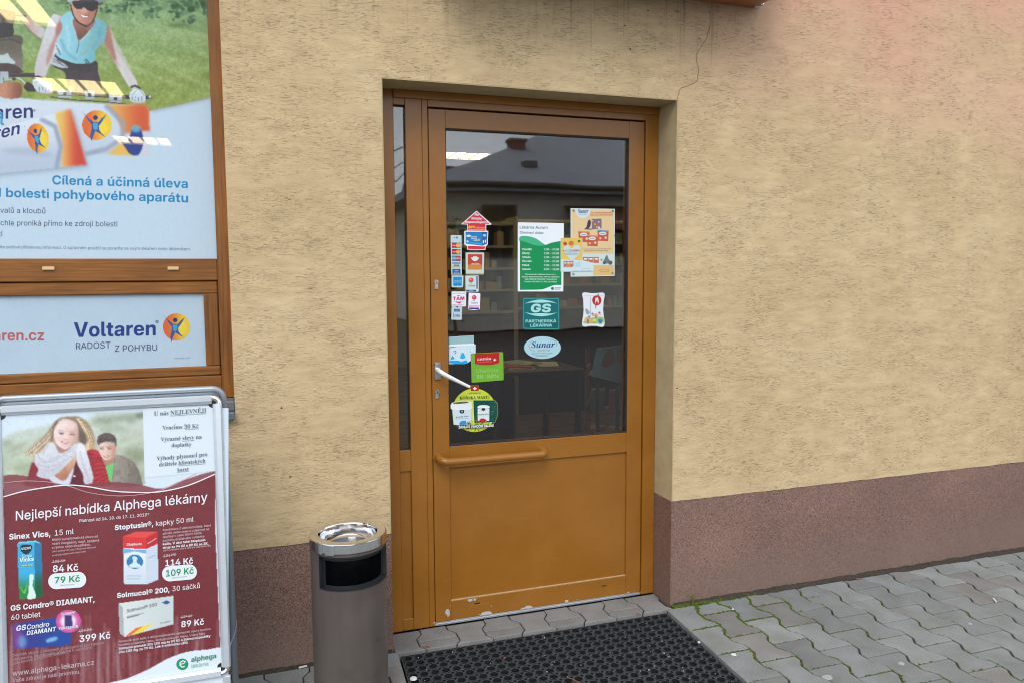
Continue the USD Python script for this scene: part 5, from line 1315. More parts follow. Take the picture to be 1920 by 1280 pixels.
# man behind
cv.fill(sp(ZC([(1490, 620), (1560, 605), (1680, 650), (1770, 720), (1820, 820), (1860, 960), (1840, 1010), (1470, 1010), (1480, 800)])), grad((152, 142, 130), (116, 108, 98), 'x', 215, 265), 1)
for k in range(26):
    x_, y_ = rt_.uniform(1500, 1800), rt_.uniform(640, 960); cv.fill(ell(*zc(x_, y_), rt_.uniform(3, 8), rt_.uniform(1, 2.5), rt_.uniform(30, 110)), np.array((134, 124, 112))+rt_.choice([-30, -20, 18, 26]), 1.4, .5)
cv.line(spline(ZC([(1500, 640), (1490, 800), (1470, 940)]), 4), 1.6, (98, 90, 82), .8, .8); cv.line(spline(ZC([(1690, 700), (1680, 820), (1700, 950)]), 4), 1.4, (96, 90, 82), 1, .7)
cv.fill(sp(ZC([(1390, 750), (1490, 690), (1480, 820), (1455, 960), (1430, 940), (1400, 820)])), (104, 196, 112), .8)
cv.fill(sp(ZC([(1370, 650), (1490, 600), (1490, 690), (1420, 745), (1375, 720)])), (176, 128, 108), 1.1)
cv.fill(sp(ZC([(1290, 470), (1340, 440), (1440, 430), (1505, 470), (1520, 560), (1490, 630), (1430, 670), (1370, 670), (1320, 610), (1295, 540)])), grad((230, 202, 190), (204, 160, 142), 'x', 186, 216), .9)
cv.fill(ell(*zc(1528, 520), 2, 5), (214, 172, 154), .8); cv.fill(sp(ZC([(1480, 480), (1520, 520), (1500, 600), (1460, 640), (1470, 560)])), (182, 136, 118), 1.6, .6)
cv.fill(sp(ZC([(1275, 440), (1285, 370), (1340, 330), (1420, 315), (1500, 360), (1530, 430), (1515, 500), (1495, 450), (1440, 430), (1340, 445), (1290, 480)])), (92, 78, 76), 1)
for k in range(60):
    x_, y_ = rt_.uniform(1290, 1515), rt_.uniform(330, 440); cv.fill(ell(*zc(x_, y_), 2.4, .6, rt_.uniform(-70, -10)), np.array((96, 82, 78))+rt_.choice([-30, -16, 18, 32]), .5, .6)
for x_ in (1332, 1432):
    cv.fill(ell(*zc(x_, 524), 3.6, 1.5), (110, 84, 80), .9, .85); cv.line(ZC([(x_-32, 504), (x_+28, 500)]), 1.1, (112, 88, 80), .6, .7)
cv.fill(sp(ZC([(1375, 530), (1395, 530), (1405, 570), (1370, 572)])), (238, 208, 196), 1.2, .6); cv.fill(sp(ZC([(1345, 612), (1385, 622), (1435, 605), (1420, 632), (1380, 640)])), (176, 120, 114), .7, .9); cv.fill(sp(ZC([(1355, 616), (1390, 624), (1428, 612), (1400, 629)])), (228, 214, 208), .5, .9)
cv.noise(7, 5, 21, photo); cv.noise(5, 2.2, 22, photo)
# maroon waves
w2 = Z3([(30, 725), (120, 722), (210, 732), (370, 765), (500, 800), (650, 800), (800, 782), (950, 780), (1100, 795), (1290, 832), (1450, 770), (1600, 720), (1722, 690), (1730, 900), (30, 900)])
cv.fill(sg.Polygon(list(map(tuple, spline(w2[:13], 6)))+[(405, 935), (5, 935)]), MAR+12, .7, .86)
wl = spline(Z3([(30, 897), (180, 855), (330, 828), (530, 804), (700, 815), (900, 850), (1100, 862), (1280, 856), (1500, 808), (1724, 714)]), 6)
cv.fill(sg.Polygon(list(map(tuple, wl))+[(404, 1000), (418, 1330), (16, 1330), (7, 960)]), MAR, .7)
thin_ = spline(Z3([(35, 785), (200, 770), (400, 780), (560, 815), (720, 865), (950, 890), (1180, 870), (1350, 820), (1570, 710)]), 6)
# moisture behind the cover sheet along the bottom
body = sg.Polygon(list(map(tuple, wl))+[(404, 1000), (418, 1330), (16, 1330), (7, 960)])
for k in range(90):
    x = rt_.uniform(18, 414); t = rt_.uniform(1150, 1235)+abs(x-210)*.05; b = rt_.uniform(1250, 1330)
    cv.line([(x, t), (x+rt_.uniform(-3, 3), (t+b)/2), (x+rt_.uniform(-2, 4), b)], rt_.uniform(2, 7), (164, 132, 134), 1.6, rt_.uniform(.15, .5))
for k in range(160):
    x, y = rt_.uniform(20, 410), rt_.uniform(1185, 1300); cv.fill(ell(x, y, rt_.uniform(.6, 1.5)), (70, 28, 34), .5, .7)
cv.noise(5, 6, 12, body); cv.noise(6, 90, 13, body)
cv.fill(sp(Z4([(640, 1310), (800, 1250), (930, 1195), (1060, 1125), (1180, 1082), (1300, 1068), (1420, 1062), (1440, 1200), (1440, 1400), (1000, 1420)]), 6), (216, 226, 232), .6)
# medicine packs in the print
cv.fill(Z4([(110, 400), (120, 388), (225, 378), (262, 396), (215, 402)]), (120, 200, 220), .5)
cv.fill(Z4([(110, 398), (216, 390), (224, 742), (122, 750)]), grad((60, 170, 215), (40, 130, 70), 'y', 1070, 1110), .5); cv.fill(Z4([(216, 390), (262, 396), (271, 732), (224, 742)]), grad((40, 120, 160), (24, 92, 60), 'y', 1060, 1100), .5)
cv.fill(sp(Z4([(130, 412), (165, 402), (202, 410), (196, 445), (166, 466), (136, 448)])), (26, 54, 62), .5); cv.fill(sp(Z4([(186, 600), (200, 590), (214, 604), (206, 660), (224, 712), (224, 742), (172, 745), (182, 700)])), (214, 232, 226), .6); cv.fill(sp(Z4([(130, 660), (150, 700), (175, 640), (160, 710), (140, 700)])), (110, 196, 70), .7)
cv.fill(Z4([(778, 352), (866, 320), (993, 322), (922, 360)]), (222, 76, 72), .5)
cv.fill(Z4([(778, 352), (922, 360), (926, 656), (784, 656)]), grad((224, 230, 236), (200, 212, 222), 'y', 1030, 1095), .5); cv.fill(Z4([(922, 360), (993, 322), (1001, 624), (926, 656)]), (196, 208, 220), .5)
cv.fill(Z4([(778, 352), (922, 360), (923, 432), (779, 426)]), (214, 52, 54), .5); cv.fill(Z4([(922, 360), (993, 322), (995, 400), (923, 432)]), (186, 42, 48), .5); cv.fill(Z4([(779, 432), (923, 436), (923, 462), (850, 446), (779, 462)]), (110, 170, 214), .6)
cv.fill(ell(852/3.369, 900+512/3.369, 15.5, 13.5), (52, 120, 176), .5); cv.fill(sp(Z4([(836, 485), (854, 478), (868, 492), (862, 515), (890, 535), (880, 548), (826, 548), (816, 535), (842, 515)])), (206, 224, 236), .5)
cv.line(Z4([(935, 490), (985, 470)]), 1.2, (140, 160, 190), .5); cv.line(Z4([(800, 600), (905, 604)]), 1.2, (160, 176, 200), .5); cv.line(Z4([(800, 618), (900, 622)]), 1.0, (160, 176, 200), .5)
cv.fill(Z4([(748, 775), (1095, 727), (1096, 906), (785, 988), (757, 962)]), grad((214, 218, 214), (196, 204, 202), 'x', 222, 325), .5); cv.fill(Z4([(748, 775), (776, 800), (785, 988), (757, 962)]), (166, 174, 174), .5)
cv.fill(Z4([(790, 984), (860, 930), (905, 918), (830, 975)]), (228, 110, 54), .5); cv.fill(Z4([(830, 975), (905, 918), (972, 898), (890, 960)]), (236, 208, 66), .5); cv.fill(Z4([(1022, 770), (1050, 755), (1078, 768), (1050, 784)]), (52, 84, 140), .5)
cv.fill(Z4([(78, 905), (440, 850), (452, 1030), (380, 1048), (84, 1062)]), grad((60, 58, 130), (38, 72, 150), 'x', 25, 130), .6); cv.fill(Z4([(78, 905), (130, 898), (150, 1058), (84, 1062)]), (150, 70, 140), 3, .6); cv.fill(ell(97, 1198, 12, 4, -15), (140, 200, 226), 1.5, .8); cv.fill(ell(42, 1202, 8, 12), (110, 170, 214), 3, .7)
cv.fill(ell(433/3.369, 900+888/3.369, 23.5, 21.5), (204, 84, 150), .6); cv.fill(ell(433/3.369, 900+888/3.369, 15, 14), (236, 220, 236), 2.5); cv.fill(Z4([(410, 850), (455, 850), (458, 928), (408, 928)]), (64, 50, 110), 1)
under = cv.sheet(bm, BN, .85, .0006)
pr_ = Print(lambda x, y: bm(x, y)+BN*.0008, BN, .85)
z3 = lambda a, b: (a/4.267, 720+b/4.267)
z4 = lambda a, b: (a/3.369, 900+b/3.369)
WH, GN, PINK = (226, 228, 232), (38, 138, 92), (212, 188, 192)
T4 = lambda s, a, b, c=WH, **k: pr_.text(s, z4(*a), z4(*b), c, **k)
T4('Nejlepší nabídka Alphega lékárny', (95, 252), (1312, 131), w=500, cap=17.5)
T4('Platnost od 14. 10. do 17. 11. 2013*', (500, 263), (946, 222), w=450)
T4('Stoptusin®,', (724, 313), (970, 287), w=800); T4('kapky 50 ml', (982, 286), (1224, 258), w=400)
T4('Sinex Vics,', (57, 373), (322, 351), w=800); T4('15 ml', (342, 347), (467, 336), w=400)
for i, s in enumerate(('Místní symptomatická úleva od', 'nosní kongesce, např. spojené', 's rýmou nebo sinusitidou.')):
    T4(s, (328, 380+25*i), (328+(292, 300, 246)[i], 357+26*i), PINK, w=450)
for i, s in enumerate(('Lék k aplikaci do nosu. Příbalovou informaci', 'používejte nejdéle sedm dní po sobě.')):
    T4(s, (330, 452+25*i), (608-62*i, 424+26*i), PINK)
for i, (s, b) in enumerate((('Kombinace 2 aktivních látek, které', 0), ('působí vedle sebe a vzájemně se', 0), ('doplňují v obou fázích kašle,', 0), ('suchého dráždivého i vlhkého', 0), ('kašle. V akci také Stoptusin', 1), ('sirup za 94 Kč a 89 Kč se ZK.', 1))):
    T4(s, (1028, 318+22.5*i), (1028+(306, 294, 250, 264, 270, 290)[i], 288+23*i), WH if b else PINK, w=750 if b else 450)
T4('Lék k vnitřnímu užití a užití dle rady lékárníka', (1030, 446), (1332, 414), PINK)


def strike(s, a, b):
    T4(s, a, b, PINK, w=450); (x0_, y0_), (x1_, y1_) = z4(*a), z4(*b)
    pr_.poly(sg.LineString([(x0_-1, y0_-1.5), (x1_+1, y1_-2.5)]).buffer(.4), PINK, 6)


def pill(cx, cy, w_, h_, rot):
    g_ = sg.LineString([(-(w_-h_)/2, 0), ((w_-h_)/2, 0)]).buffer(h_/2); x_, y_ = z4(cx, cy)
    pr_.poly(affinity.translate(affinity.rotate(affinity.scale(g_, 1/3.369, 1/3.369, origin=(0, 0)), rot, origin=(0, 0)), x_, y_), (222, 228, 228), 2)


strike('108 Kč', (331, 520), (412, 512)); T4('84 Kč', (332, 578), (497, 567), w=700); pill(425, 630, 240, 100, -4); T4('79 Kč', (342, 649), (507, 636), GN, w=650, cap=12)
strike('131 Kč', (1033, 484), (1111, 472)); T4('114 Kč', (1040, 540), (1222, 523), w=700); pill(1134, 582, 220, 96, -5); T4('109 Kč', (1044, 606), (1225, 586), GN, w=650, cap=12)
for p_ in ((380, 664, 470, 657), (1085, 618, 1180, 607)):
    T4('zákaznická karta', (p_[0], p_[1]), (p_[2], p_[3]), (150, 180, 165))
strike('137 Kč', (1143, 868), (1213, 860)); T4('89 Kč', (1143, 926), (1291, 908), w=700)
strike('499 Kč', (497, 959), (580, 946)); T4('399 Kč', (500, 1020), (700, 995), w=700)
T4('GS Condro® DIAMANT,', (67, 822), (601, 764), w=750); T4('60 tablet', (68, 880), (257, 858), w=400)
T4('Solmucol® 200,', (738, 741), (1073, 702), w=800); T4('30 sáčků', (1087, 698), (1266, 676), w=400)
T4('VICKS', (135, 438), (198, 430), WH, w=700); T4('Sinex', (140, 486), (205, 480), (190, 225, 235), w=600); T4('Vicks', (124, 514), (216, 505), (226, 240, 244), w=750); T4('nosní sprej', (138, 540), (208, 534), (230, 214, 90), w=700)
T4('Stoptusin', (800, 410), (896, 406), WH, w=700); T4('Stoptusin', (932, 402), (988, 368), (230, 200, 200), w=700)
T4('Solmucol® 200', (800, 832), (992, 788), (96, 106, 116), w=450); T4('acetylcysteinum', (802, 862), (910, 838), (140, 148, 156)); T4('Mukolytikum', (803, 868), (880, 850), (110, 118, 126), w=600); T4('30 sáčků', (1010, 905), (1075, 890), (140, 148, 156))
T4('GS', (100, 950), (165, 940), (206, 216, 236), w=850, slant=.15); T4('Condro', (168, 940), (312, 918), WH, w=600, slant=.12); T4('DIAMANT', (168, 976), (355, 948), WH, w=750, slant=.12)
T4('DIAMANT', (388, 850), (480, 836), WH, w=600); T4('FORTESCIN', (372, 942), (496, 926), WH, w=700)
for i, s in enumerate(('Doplněk stravy s obsahem glukosaminu pro kloubní', 'chrupavku, kadidlovník přispívá k normální', 'pohyblivosti a pružnosti kloubů')):
    T4(s, (80, 1110+26*i), (80+(575, 500, 330)[i], 1030+30*i), (176, 148, 152))
for i, (s, b) in enumerate((('Pomocník proti kašli, k léčbě onemocnění dýchacích cest s tvorbou', 0), ('hustého a vazkého hlenu. Snižuje viskozitu hlenu. V akci také', 0), ('Solmucol granulát 20x 100 mg za 59 Kč a Solmucol pastilky', 1), ('24x 100 mg za 79 Kč. Lék k vnitřnímu užití.', 1))):
    T4(s, (750, 1022+22.5*i), (750+(580, 545, 580, 440)[i], 940+(0, 27, 40, 78)[i]+3*i), WH if b else PINK, w=700 if b else 430)
T4('www.alphega-lekarna.cz', (80, 1232), (598, 1160), (196, 182, 186), w=450); T4('Vaše zdraví je naší prioritou.', (80, 1272), (510, 1215), (190, 172, 176), w=450)
cx, cy = z4(1152, 1159)
pr_.poly(ell(cx, cy, 11.2, 10.8), (30, 142, 98), 3)
pr_.poly(sg.LineString([(cx+5.5, cy-5), (cx+1, cy-6.5), (cx-4, cy-3.5), (cx-4.5, cy+1.5), (cx-.5, cy+5.5), (cx+4, cy+4)]).buffer(1.0), WH, 4); pr_.poly(sg.LineString([(cx-4, cy), (cx+3, cy-1.5), (cx+4.5, cy-3.5)]).buffer(.8), WH, 4)
T4('alphega', (1207, 1144), (1368, 1118), (52, 140, 104), w=750); T4('lékárna', (1208, 1182), (1318, 1164), (138, 192, 166), w=500)
pr_.poly(sg.LineString(wl).buffer(1.0), (232, 230, 234), 3).poly(sg.LineString(thin_).buffer(.5), (206, 160, 164), 2)
nt = sg.Polygon(Z3([(1144, 190), (1702, 168), (1720, 690), (1157, 746)]))
pr_.poly(nt, (214, 224, 230), 4)
GR = (104, 116, 126)
T3 = lambda s, a, b, u=None: (pr_.text(s, z3(*a), z3(*b), GR, 7, kind='serif'), u and pr_.poly(sg.LineString([z3(*u[0]), z3(*u[1])]).buffer(.28), GR, 7))
T3('U nás NEJLEVNĚJI', (1232, 250), (1652, 222), ((1362, 250), (1650, 232))); T3('Vracíme 30 Kč', (1300, 360), (1590, 345), ((1480, 360), (1590, 352)))
T3('Výrazné slevy na', (1287, 454), (1615, 431), ((1460, 452), (1555, 445))); T3('doplatky', (1372, 500), (1532, 490)); T3('Výhody plynoucí pro', (1255, 606), (1660, 571))
T3('držitele klientských', (1272, 654), (1645, 622), ((1430, 648), (1645, 632))); T3('karet', (1418, 694), (1510, 686), ((1418, 700), (1510, 692)))
pr_.build('printed_sheet', po, 'cd', under)

# ---- stickers and notices on the door pane
FRONTY, BACKY = GY-.0009, GY+.0056
n_inside = [0]


def sticker(name, label, cat, outline, base, inside=False, layer=0, tilt=None):
    y_ = (BACKY+.0012*layer) if inside else (FRONTY-.0012*layer)
    mp = plane_map((0, y_, 0), STREET)
    t_ = thing(name, label, cat)
    g_ = outline if hasattr(outline, 'geom_type') else sg.Polygon(outline)
    q = np.array([mp(*p_) for p_ in g_.exterior.coords[:-1]])
    sheet = sg.Polygon(np.c_[q[:, 0], q[:, 2]])
    th = .0006
    ms = yz(prism(sheet, -y_-th, -y_))
    colored('sheet', np.array(ms.vertices), np.array(ms.faces), np.tile(np.clip(lin(base)*.9, 0, .88), (len(ms.vertices), 1)), t_)
    return t_, Print(mp, STREET, .9)


z5 = lambda a, b: (820+a/4.741, 370+b/4.741)
z6 = lambda a, b: (800+a/4.5725, 600+b/4.5725)
z8 = lambda a, b: (820+a/6.4, 420+b/6.4)
z83 = lambda a, b: (830+a/6.095, 610+b/6.095)
z10 = lambda a, b: (1040+a/5.333, 380+b/5.333)
mapz = lambda z_, pts: [z_(*p_) for p_ in pts]


def T(p_, z_, s, a, b, c, **k):
    p_.text(s, z_(*a), z_(*b), c, **k)


# opening hours
t_, p_ = sticker('opening_hours', 'white and green opening hours sheet in the middle of the door pane', 'notice', mapz(z5, [(716, 224), (1125, 232), (1119, 838), (715, 838)]), (232, 236, 240))
G1, G2 = (0, 140, 78), (66, 176, 128)
p_.poly(sp(mapz(z5, [(735, 352), (800, 347), (870, 365), (930, 405), (957, 428), (880, 436), (800, 420), (735, 400)])), G2, 1)
p_.poly(sg.Polygon(mapz(z5, list(map(tuple, spline([(735, 386), (800, 405), (880, 430), (950, 428), (1020, 405), (1104, 389)], 5)))+list(map(tuple, spline([(1102, 782), (1040, 782), (990, 800), (950, 815), (900, 822), (735, 825)], 5))))), G1, 2)
T(p_, z5, 'Lékárna Aurum', (730, 280), (981, 283), (20, 100, 86), w=560); T(p_, z5, 'Otevírací doba:', (732, 325), (946, 328), (30, 106, 94), w=560)
for i, (d_, h_) in enumerate((('Pondělí', '7,30 - 17,00'), ('Úterý', '7,30 - 17,00'), ('Středa', '7,30 - 17,00'), ('Čtvrtek', '7,30 - 17,00'), ('Pátek', '7,30 - 17,00'), ('Sobota', '8,00 - 12,00'))):
    y_ = 472+35.4*i
    T(p_, z5, d_, (754, y_), (754+(84, 66, 74, 84, 64, 76)[i], y_), (226, 240, 232), w=700); T(p_, z5, h_, (946, y_), (1083, y_+1), (226, 240, 232), w=700)
for i, s in enumerate(('Provozovatel: Lékárna Avena s.r.o.', 'Adresa: Bukovecká 146, 739 91 Jablunkov', 'Ved. lékárník: PharmDr. Tuková Eva', 'Telefon: 558 340 177  IČO: 25759019')):
    T(p_, z5, s, ((780, 750, 776, 772)[i], 692+21.5*i), ((1056, 1086, 1062, 1064)[i], 693+21.5*i), (206, 232, 218), w=700)
p_.poly(ell(*z5(1023, 812), 2.8), (20, 130, 84), 3); T(p_, z5, 'alphega', (1043, 812), (1099, 810), (60, 140, 110), w=700); T(p_, z5, 'lékárna', (1043, 825), (1088, 823), (110, 165, 140))
p_.build('print', t_)

# arrow
arrow = mapz(z5, [(348, 122), (481, 238), (478, 246), (434, 246), (434, 298), (452, 302), (449, 420), (430, 440), (426, 471), (266, 467), (264, 438), (240, 420), (240, 302), (264, 298), (265, 243), (212, 241)])
t_, p_ = sticker('arrow_sticker', 'red arrow shaped sticker with a blue product box pointing up', 'sticker', arrow, (236, 236, 238))
RED = (204, 46, 62)
p_.poly(mapz(z5, [(348, 131), (466, 238), (428, 239), (428, 300), (268, 298), (270, 237), (226, 237)]), RED, 1).poly(mapz(z5, [(272, 434), (424, 438), (421, 464), (272, 461)]), RED, 1)
T(p_, z5, 'Na', (330, 165), (368, 166), WH, w=750, slant=.15); T(p_, z5, 'klouby', (302, 198), (396, 200), WH, w=750, slant=.15); T(p_, z5, 'doporučujeme', (246, 231), (450, 233), WH, w=750, slant=.15)
T(p_, z5, '80%', (274, 277), (340, 277), (240, 206, 60), w=800, slant=.15); T(p_, z5, 'účinnost', (346, 278), (420, 278), (240, 206, 60), w=600); p_.poly(mapz(z5, [(274, 284), (420, 286), (420, 289), (274, 287)]), WH, 2)
p_.poly(mapz(z5, [(250, 308), (445, 310), (440, 416), (398, 432), (252, 414)]), (26, 122, 188), 2).poly(mapz(z5, [(398, 310), (445, 310), (440, 416), (400, 432)]), (40, 90, 160), 3).poly(mapz(z5, [(260, 398), (395, 412), (395, 424), (258, 408)]), (60, 160, 215), 3)
p_.poly(ell(*z5(278, 345), 4.2, 2.0), WH, 4); T(p_, z5, 'Condro', (300, 356), (352, 356), WH, w=650); T(p_, z5, 'FORTE', (298, 374), (352, 375), WH, w=800); T(p_, z5, 'rapid', (320, 392), (378, 388), (220, 226, 120), w=600, slant=.2); p_.poly(ell(*z5(420, 340), 3.2, 2.4), (170, 200, 230), 5).poly(mapz(z5, [(405, 385), (416, 384), (414, 410), (404, 412)]), WH, 5).poly(mapz(z5, [(424, 380), (434, 379), (432, 404), (422, 408)]), WH, 5).poly(mapz(z5, [(258, 392), (268, 384), (282, 396), (262, 400)]), WH, 5)
p_.build('print', t_)

# payment card strip and others, behind the pane
t_, p_ = sticker('card_sticker', 'tall pale strip of payment card signs at the left of the pane', 'sticker', mapz(z8, [(160, 135), (290, 136), (295, 610), (168, 610)]), (188, 208, 210))
p_.poly(sg.Point(*z8(232, 165)).buffer(1.8).difference(sg.box(0, 0, z8(228, 0)[0], 900)), (30, 40, 60), 2).poly(ell(*z8(208, 166), .9), (30, 40, 60), 2)
for i, (y_, cl, cr) in enumerate(((258, (196, 52, 62), (226, 162, 70)), (336, (176, 40, 56), (216, 150, 66)), (415, (60, 140, 186), (196, 62, 62)))):
    p_.poly(mapz(z8, [(175+i, y_-32), (277+i, y_-32), (278+i, y_+32), (176+i, y_+32)]), (70, 50, 88) if i < 2 else (80, 86, 120), 1).poly(ell(*z8(202+i, y_), 4.4, 4.6), cl, 2).poly(ell(*z8(250+i, y_), 4.4, 4.6), cr, 2)
    T(p_, z8, ('MasterCard', 'MasterCard', 'Maestro')[i], (180, y_+7), (272, y_+7), (224, 214, 200), w=650)
p_.poly(mapz(z8, [(178, 465), (276, 465), (276, 478), (178, 478)]), (28, 62, 120), 1).poly(mapz(z8, [(178, 513), (277, 513), (277, 524), (178, 524)]), (196, 160, 90), 1); T(p_, z8, 'VISA', (194, 508), (262, 508), (24, 52, 112), w=850, slant=.15)
p_.poly(mapz(z8, [(180, 543), (277, 543), (279, 600), (181, 600)]), (34, 92, 150), 1); T(p_, z8, 'VISA', (206, 570), (252, 570), (200, 220, 236), w=800); T(p_, z8, 'Electron', (198, 596), (262, 596), (200, 220, 236), w=500, slant=.1)
p_.build('print', t_)
t_, p_ = sticker('card_sticker', 'blue square card sticker below the tall card strip', 'sticker', rrect(mapz(z8, [(172, 620), (312, 620), (308, 762), (172, 762)]), 1), (190, 210, 214))
p_.poly(mapz(z8, [(190, 638), (294, 636), (293, 745), (191, 745)]), (22, 136, 196), 1); T(p_, z8, 'AMERICAN', (200, 688), (286, 686), (120, 200, 226), w=750); T(p_, z8, 'EXPRESS', (200, 708), (286, 706), (120, 200, 226), w=750)
p_.build('print', t_)
t_, p_ = sticker('voucher_sticker', 'red and orange meal voucher sticker with a white leaf emblem', 'sticker', rrect(mapz(z8, [(340, 345), (562, 345), (558, 608), (342, 608)]), 1.2), (196, 210, 200))
p_.poly(mapz(z8, [(366, 365), (540, 365), (538, 490), (366, 490)]), (188, 66, 50), 1).poly(mapz(z8, [(366, 490), (538, 490), (536, 550), (366, 550)]), (206, 132, 56), 1).poly(mapz(z8, [(345, 590), (556, 590), (555, 606), (345, 606)]), (200, 176, 110), 1)
for dx, r_ in ((-38, -42), (-20, -20), (0, 0), (20, 20), (38, 42)):
    p_.poly(affinity.rotate(sp(mapz(z8, [(452, 448), (440, 415), (452, 385), (464, 415)])), r_, origin=z8(452, 452)), (222, 228, 220), 3)
T(p_, z8, 'UNIŠEK', (402, 492), (508, 492), (214, 206, 190), w=600); p_.build('print', t_)
t_, p_ = sticker('voucher_sticker', 'white voucher sticker with red ball and blue right edge, upper of two', 'sticker', rrect(mapz(z8, [(335, 622), (495, 620), (497, 816), (340, 818)]), 1.2), (200, 214, 208), False, 1)
p_.poly(ell(*z8(405, 675), 4.6), (206, 76, 84), 1).poly(ell(*z8(398, 666), 1.9), (232, 140, 140), 2).poly(mapz(z8, [(395, 710), (415, 710), (415, 715), (395, 715)]), (50, 60, 80), 1).poly(mapz(z8, [(468, 628), (484, 628), (484, 780), (468, 780)]), (52, 88, 140), 1).poly(mapz(z8, [(346, 793), (466, 793), (466, 812), (346, 812)]), (52, 84, 140), 1)
T(p_, z8, 'Ticket', (366, 754), (450, 752), (36, 52, 90), w=500, slant=.2); T(p_, z8, 'CARD', (384, 809), (428, 809), (180, 200, 220), w=600); p_.build('print', t_)
t_, p_ = sticker('card_sticker', 'pale card sticker with blue card name under the pink lettered sticker', 'sticker', rrect(mapz(z8, [(172, 985), (298, 985), (292, 1153), (166, 1148)]), 1.5), (186, 206, 212))
p_.poly(mapz(z8, [(200, 1022), (270, 1022), (270, 1054), (200, 1054)]), (60, 86, 128), 1).poly(mapz(z8, [(225, 990), (250, 990), (238, 1012)]), (50, 70, 96), 1); T(p_, z8, 'KARTY', (208, 1045), (262, 1045), (170, 190, 214), w=600); T(p_, z8, 'VISA', (202, 1106), (270, 1106), (28, 54, 110), w=850, slant=.12); p_.poly(mapz(z8, [(192, 1066), (197, 1066), (197, 1118), (272, 1114), (272, 1119), (192, 1122)]), (40, 66, 120), 1)
p_.build('print', t_)
t_, p_ = sticker('voucher_sticker', 'white square sticker with pink lettering and arrow', 'sticker', rrect(mapz(z8, [(172, 812), (346, 812), (344, 990), (172, 990)]), 1.8), (234, 232, 238))
MAG = (200, 26, 110)
T(p_, z8, 'TAM', (186, 918), (328, 916), MAG, w=900, cap=6.6); T(p_, z8, 'MULTITON ON-LINE', (182, 842), (332, 840), (190, 110, 140), w=550); T(p_, z8, 'www.multiton.cz', (184, 974), (330, 972), (190, 80, 120), w=500); p_.poly(mapz(z8, [(238, 856), (275, 856), (275, 864), (238, 864)]), MAG, 1).poly(sp(mapz(z8, [(220, 930), (252, 936), (290, 930), (278, 945), (258, 956), (236, 944)])), MAG, 1)
p_.poly(sg.LineString(mapz(z8, [(190, 928), (225, 942), (257, 952), (290, 942), (325, 928)])).buffer(.25), (190, 60, 120), 1); p_.build('print', t_)
t_, p_ = sticker('voucher_sticker', 'white voucher sticker with red ball and pink band, lower of two', 'sticker', rrect(mapz(z8, [(377, 827), (516, 832), (510, 1026), (440, 1036), (371, 1024)]), 1.2), (232, 232, 240))
p_.poly(ell(*z8(442, 884), 4.4), (208, 60, 76), 1).poly(ell(*z8(434, 876), 1.8), (238, 130, 140), 2).poly(mapz(z8, [(425, 922), (450, 922), (450, 927), (425, 927)]), (50, 60, 80), 1).poly(mapz(z8, [(382, 975), (504, 978), (502, 1003), (381, 1000)]), (236, 160, 196), 1).poly(mapz(z8, [(381, 1004), (500, 1007), (498, 1026), (380, 1022)]), (52, 56, 140), 1)
T(p_, z8, 'Ticket', (398, 960), (482, 958), (36, 46, 90), w=500, slant=.2); T(p_, z8, 'Restaurant', (395, 996), (490, 998), (226, 226, 240), w=500); p_.build('print', t_)

# teal partner sticker
t_, p_ = sticker('partner_sticker', 'teal square partner pharmacy sticker with an eye shaped emblem', 'sticker', rrect(mapz(z5, [(758, 892), (1087, 895), (1084, 1177), (757, 1171)]), 2.5), (0, 104, 106))
ring_ = rrect(mapz(z5, [(763, 898), (1081, 901), (1078, 1171), (762, 1165)]), 2.2); p_.poly(ring_.difference(ring_.buffer(-.5)), (110, 196, 188), 1)
p_.poly(mapz(z5, [(764, 1085), (1078, 1085), (1077, 1168), (764, 1164)]), (0, 92, 96), 0)
LT = (168, 218, 214)
for s_ in (-1, 1):
    o1 = [(776, 985+s_*38), (840, 985+s_*62), (921, 985+s_*74), (1005, 985+s_*62), (1068, 985+s_*38)]; o2 = [(1068, 985+s_*38), (1005, 985+s_*50), (921, 985+s_*46), (840, 985+s_*50)]
    p_.poly(sg.Polygon(mapz(z5, list(map(tuple, spline(o1, 5)))+list(map(tuple, spline(o2, 5)))[1:])), LT, 2)
T(p_, z5, 'GS', (824, 1024), (1010, 1024), LT, w=900, cap=16, slant=.12); T(p_, z5, 'PARTNERSKÁ', (782, 1114), (1058, 1112), (150, 214, 208), w=750, cap=5.4); T(p_, z5, 'LÉKÁRNA', (824, 1152), (1020, 1150), (150, 214, 208), w=750, cap=5.4)
p_.build('print', t_)

# big formula poster behind the pane, and the leaflet over it
t_, p_ = sticker('baby_food_poster', 'orange and white baby food poster at the right of the pane', 'poster', mapz(z10, [(160, 57), (603, 65), (602, 325), (590, 330), (602, 338), (600, 735), (160, 742)]), (206, 218, 212))
p_.poly(mapz(z10, [(170, 68), (592, 76), (590, 512), (170, 512)]), (226, 196, 148), 0).poly(mapz(z10, [(390, 628), (592, 626), (590, 725), (385, 730)]), (222, 184, 124), 0)
hc = sg.Polygon(mapz(z10, list(map(tuple, spline([(205, 62), (215, 110), (245, 145), (285, 158), (325, 145), (350, 110), (356, 66)], 4))))); p_.poly(hc, (206, 222, 228), 1); T(p_, z10, 'Sunar', (230, 106), (336, 104), (34, 54, 120), kind='serifi', cap=7.5); T(p_, z10, 'dobré mléko', (240, 124), (320, 122), (120, 150, 180))
T(p_, z10, 'ZA 2 NÁKUPNÍ BALENÍ SUNAR', (362, 110), (575, 108), (196, 84, 50), w=750); T(p_, z10, 'DÁREK PRO VAŠE DÍTĚ ZDARMA', (355, 132), (580, 130), (196, 84, 50), w=650)
p_.poly(mapz(z10, [(370, 165), (468, 162), (470, 258), (372, 272)]), (126, 110, 130), 1)
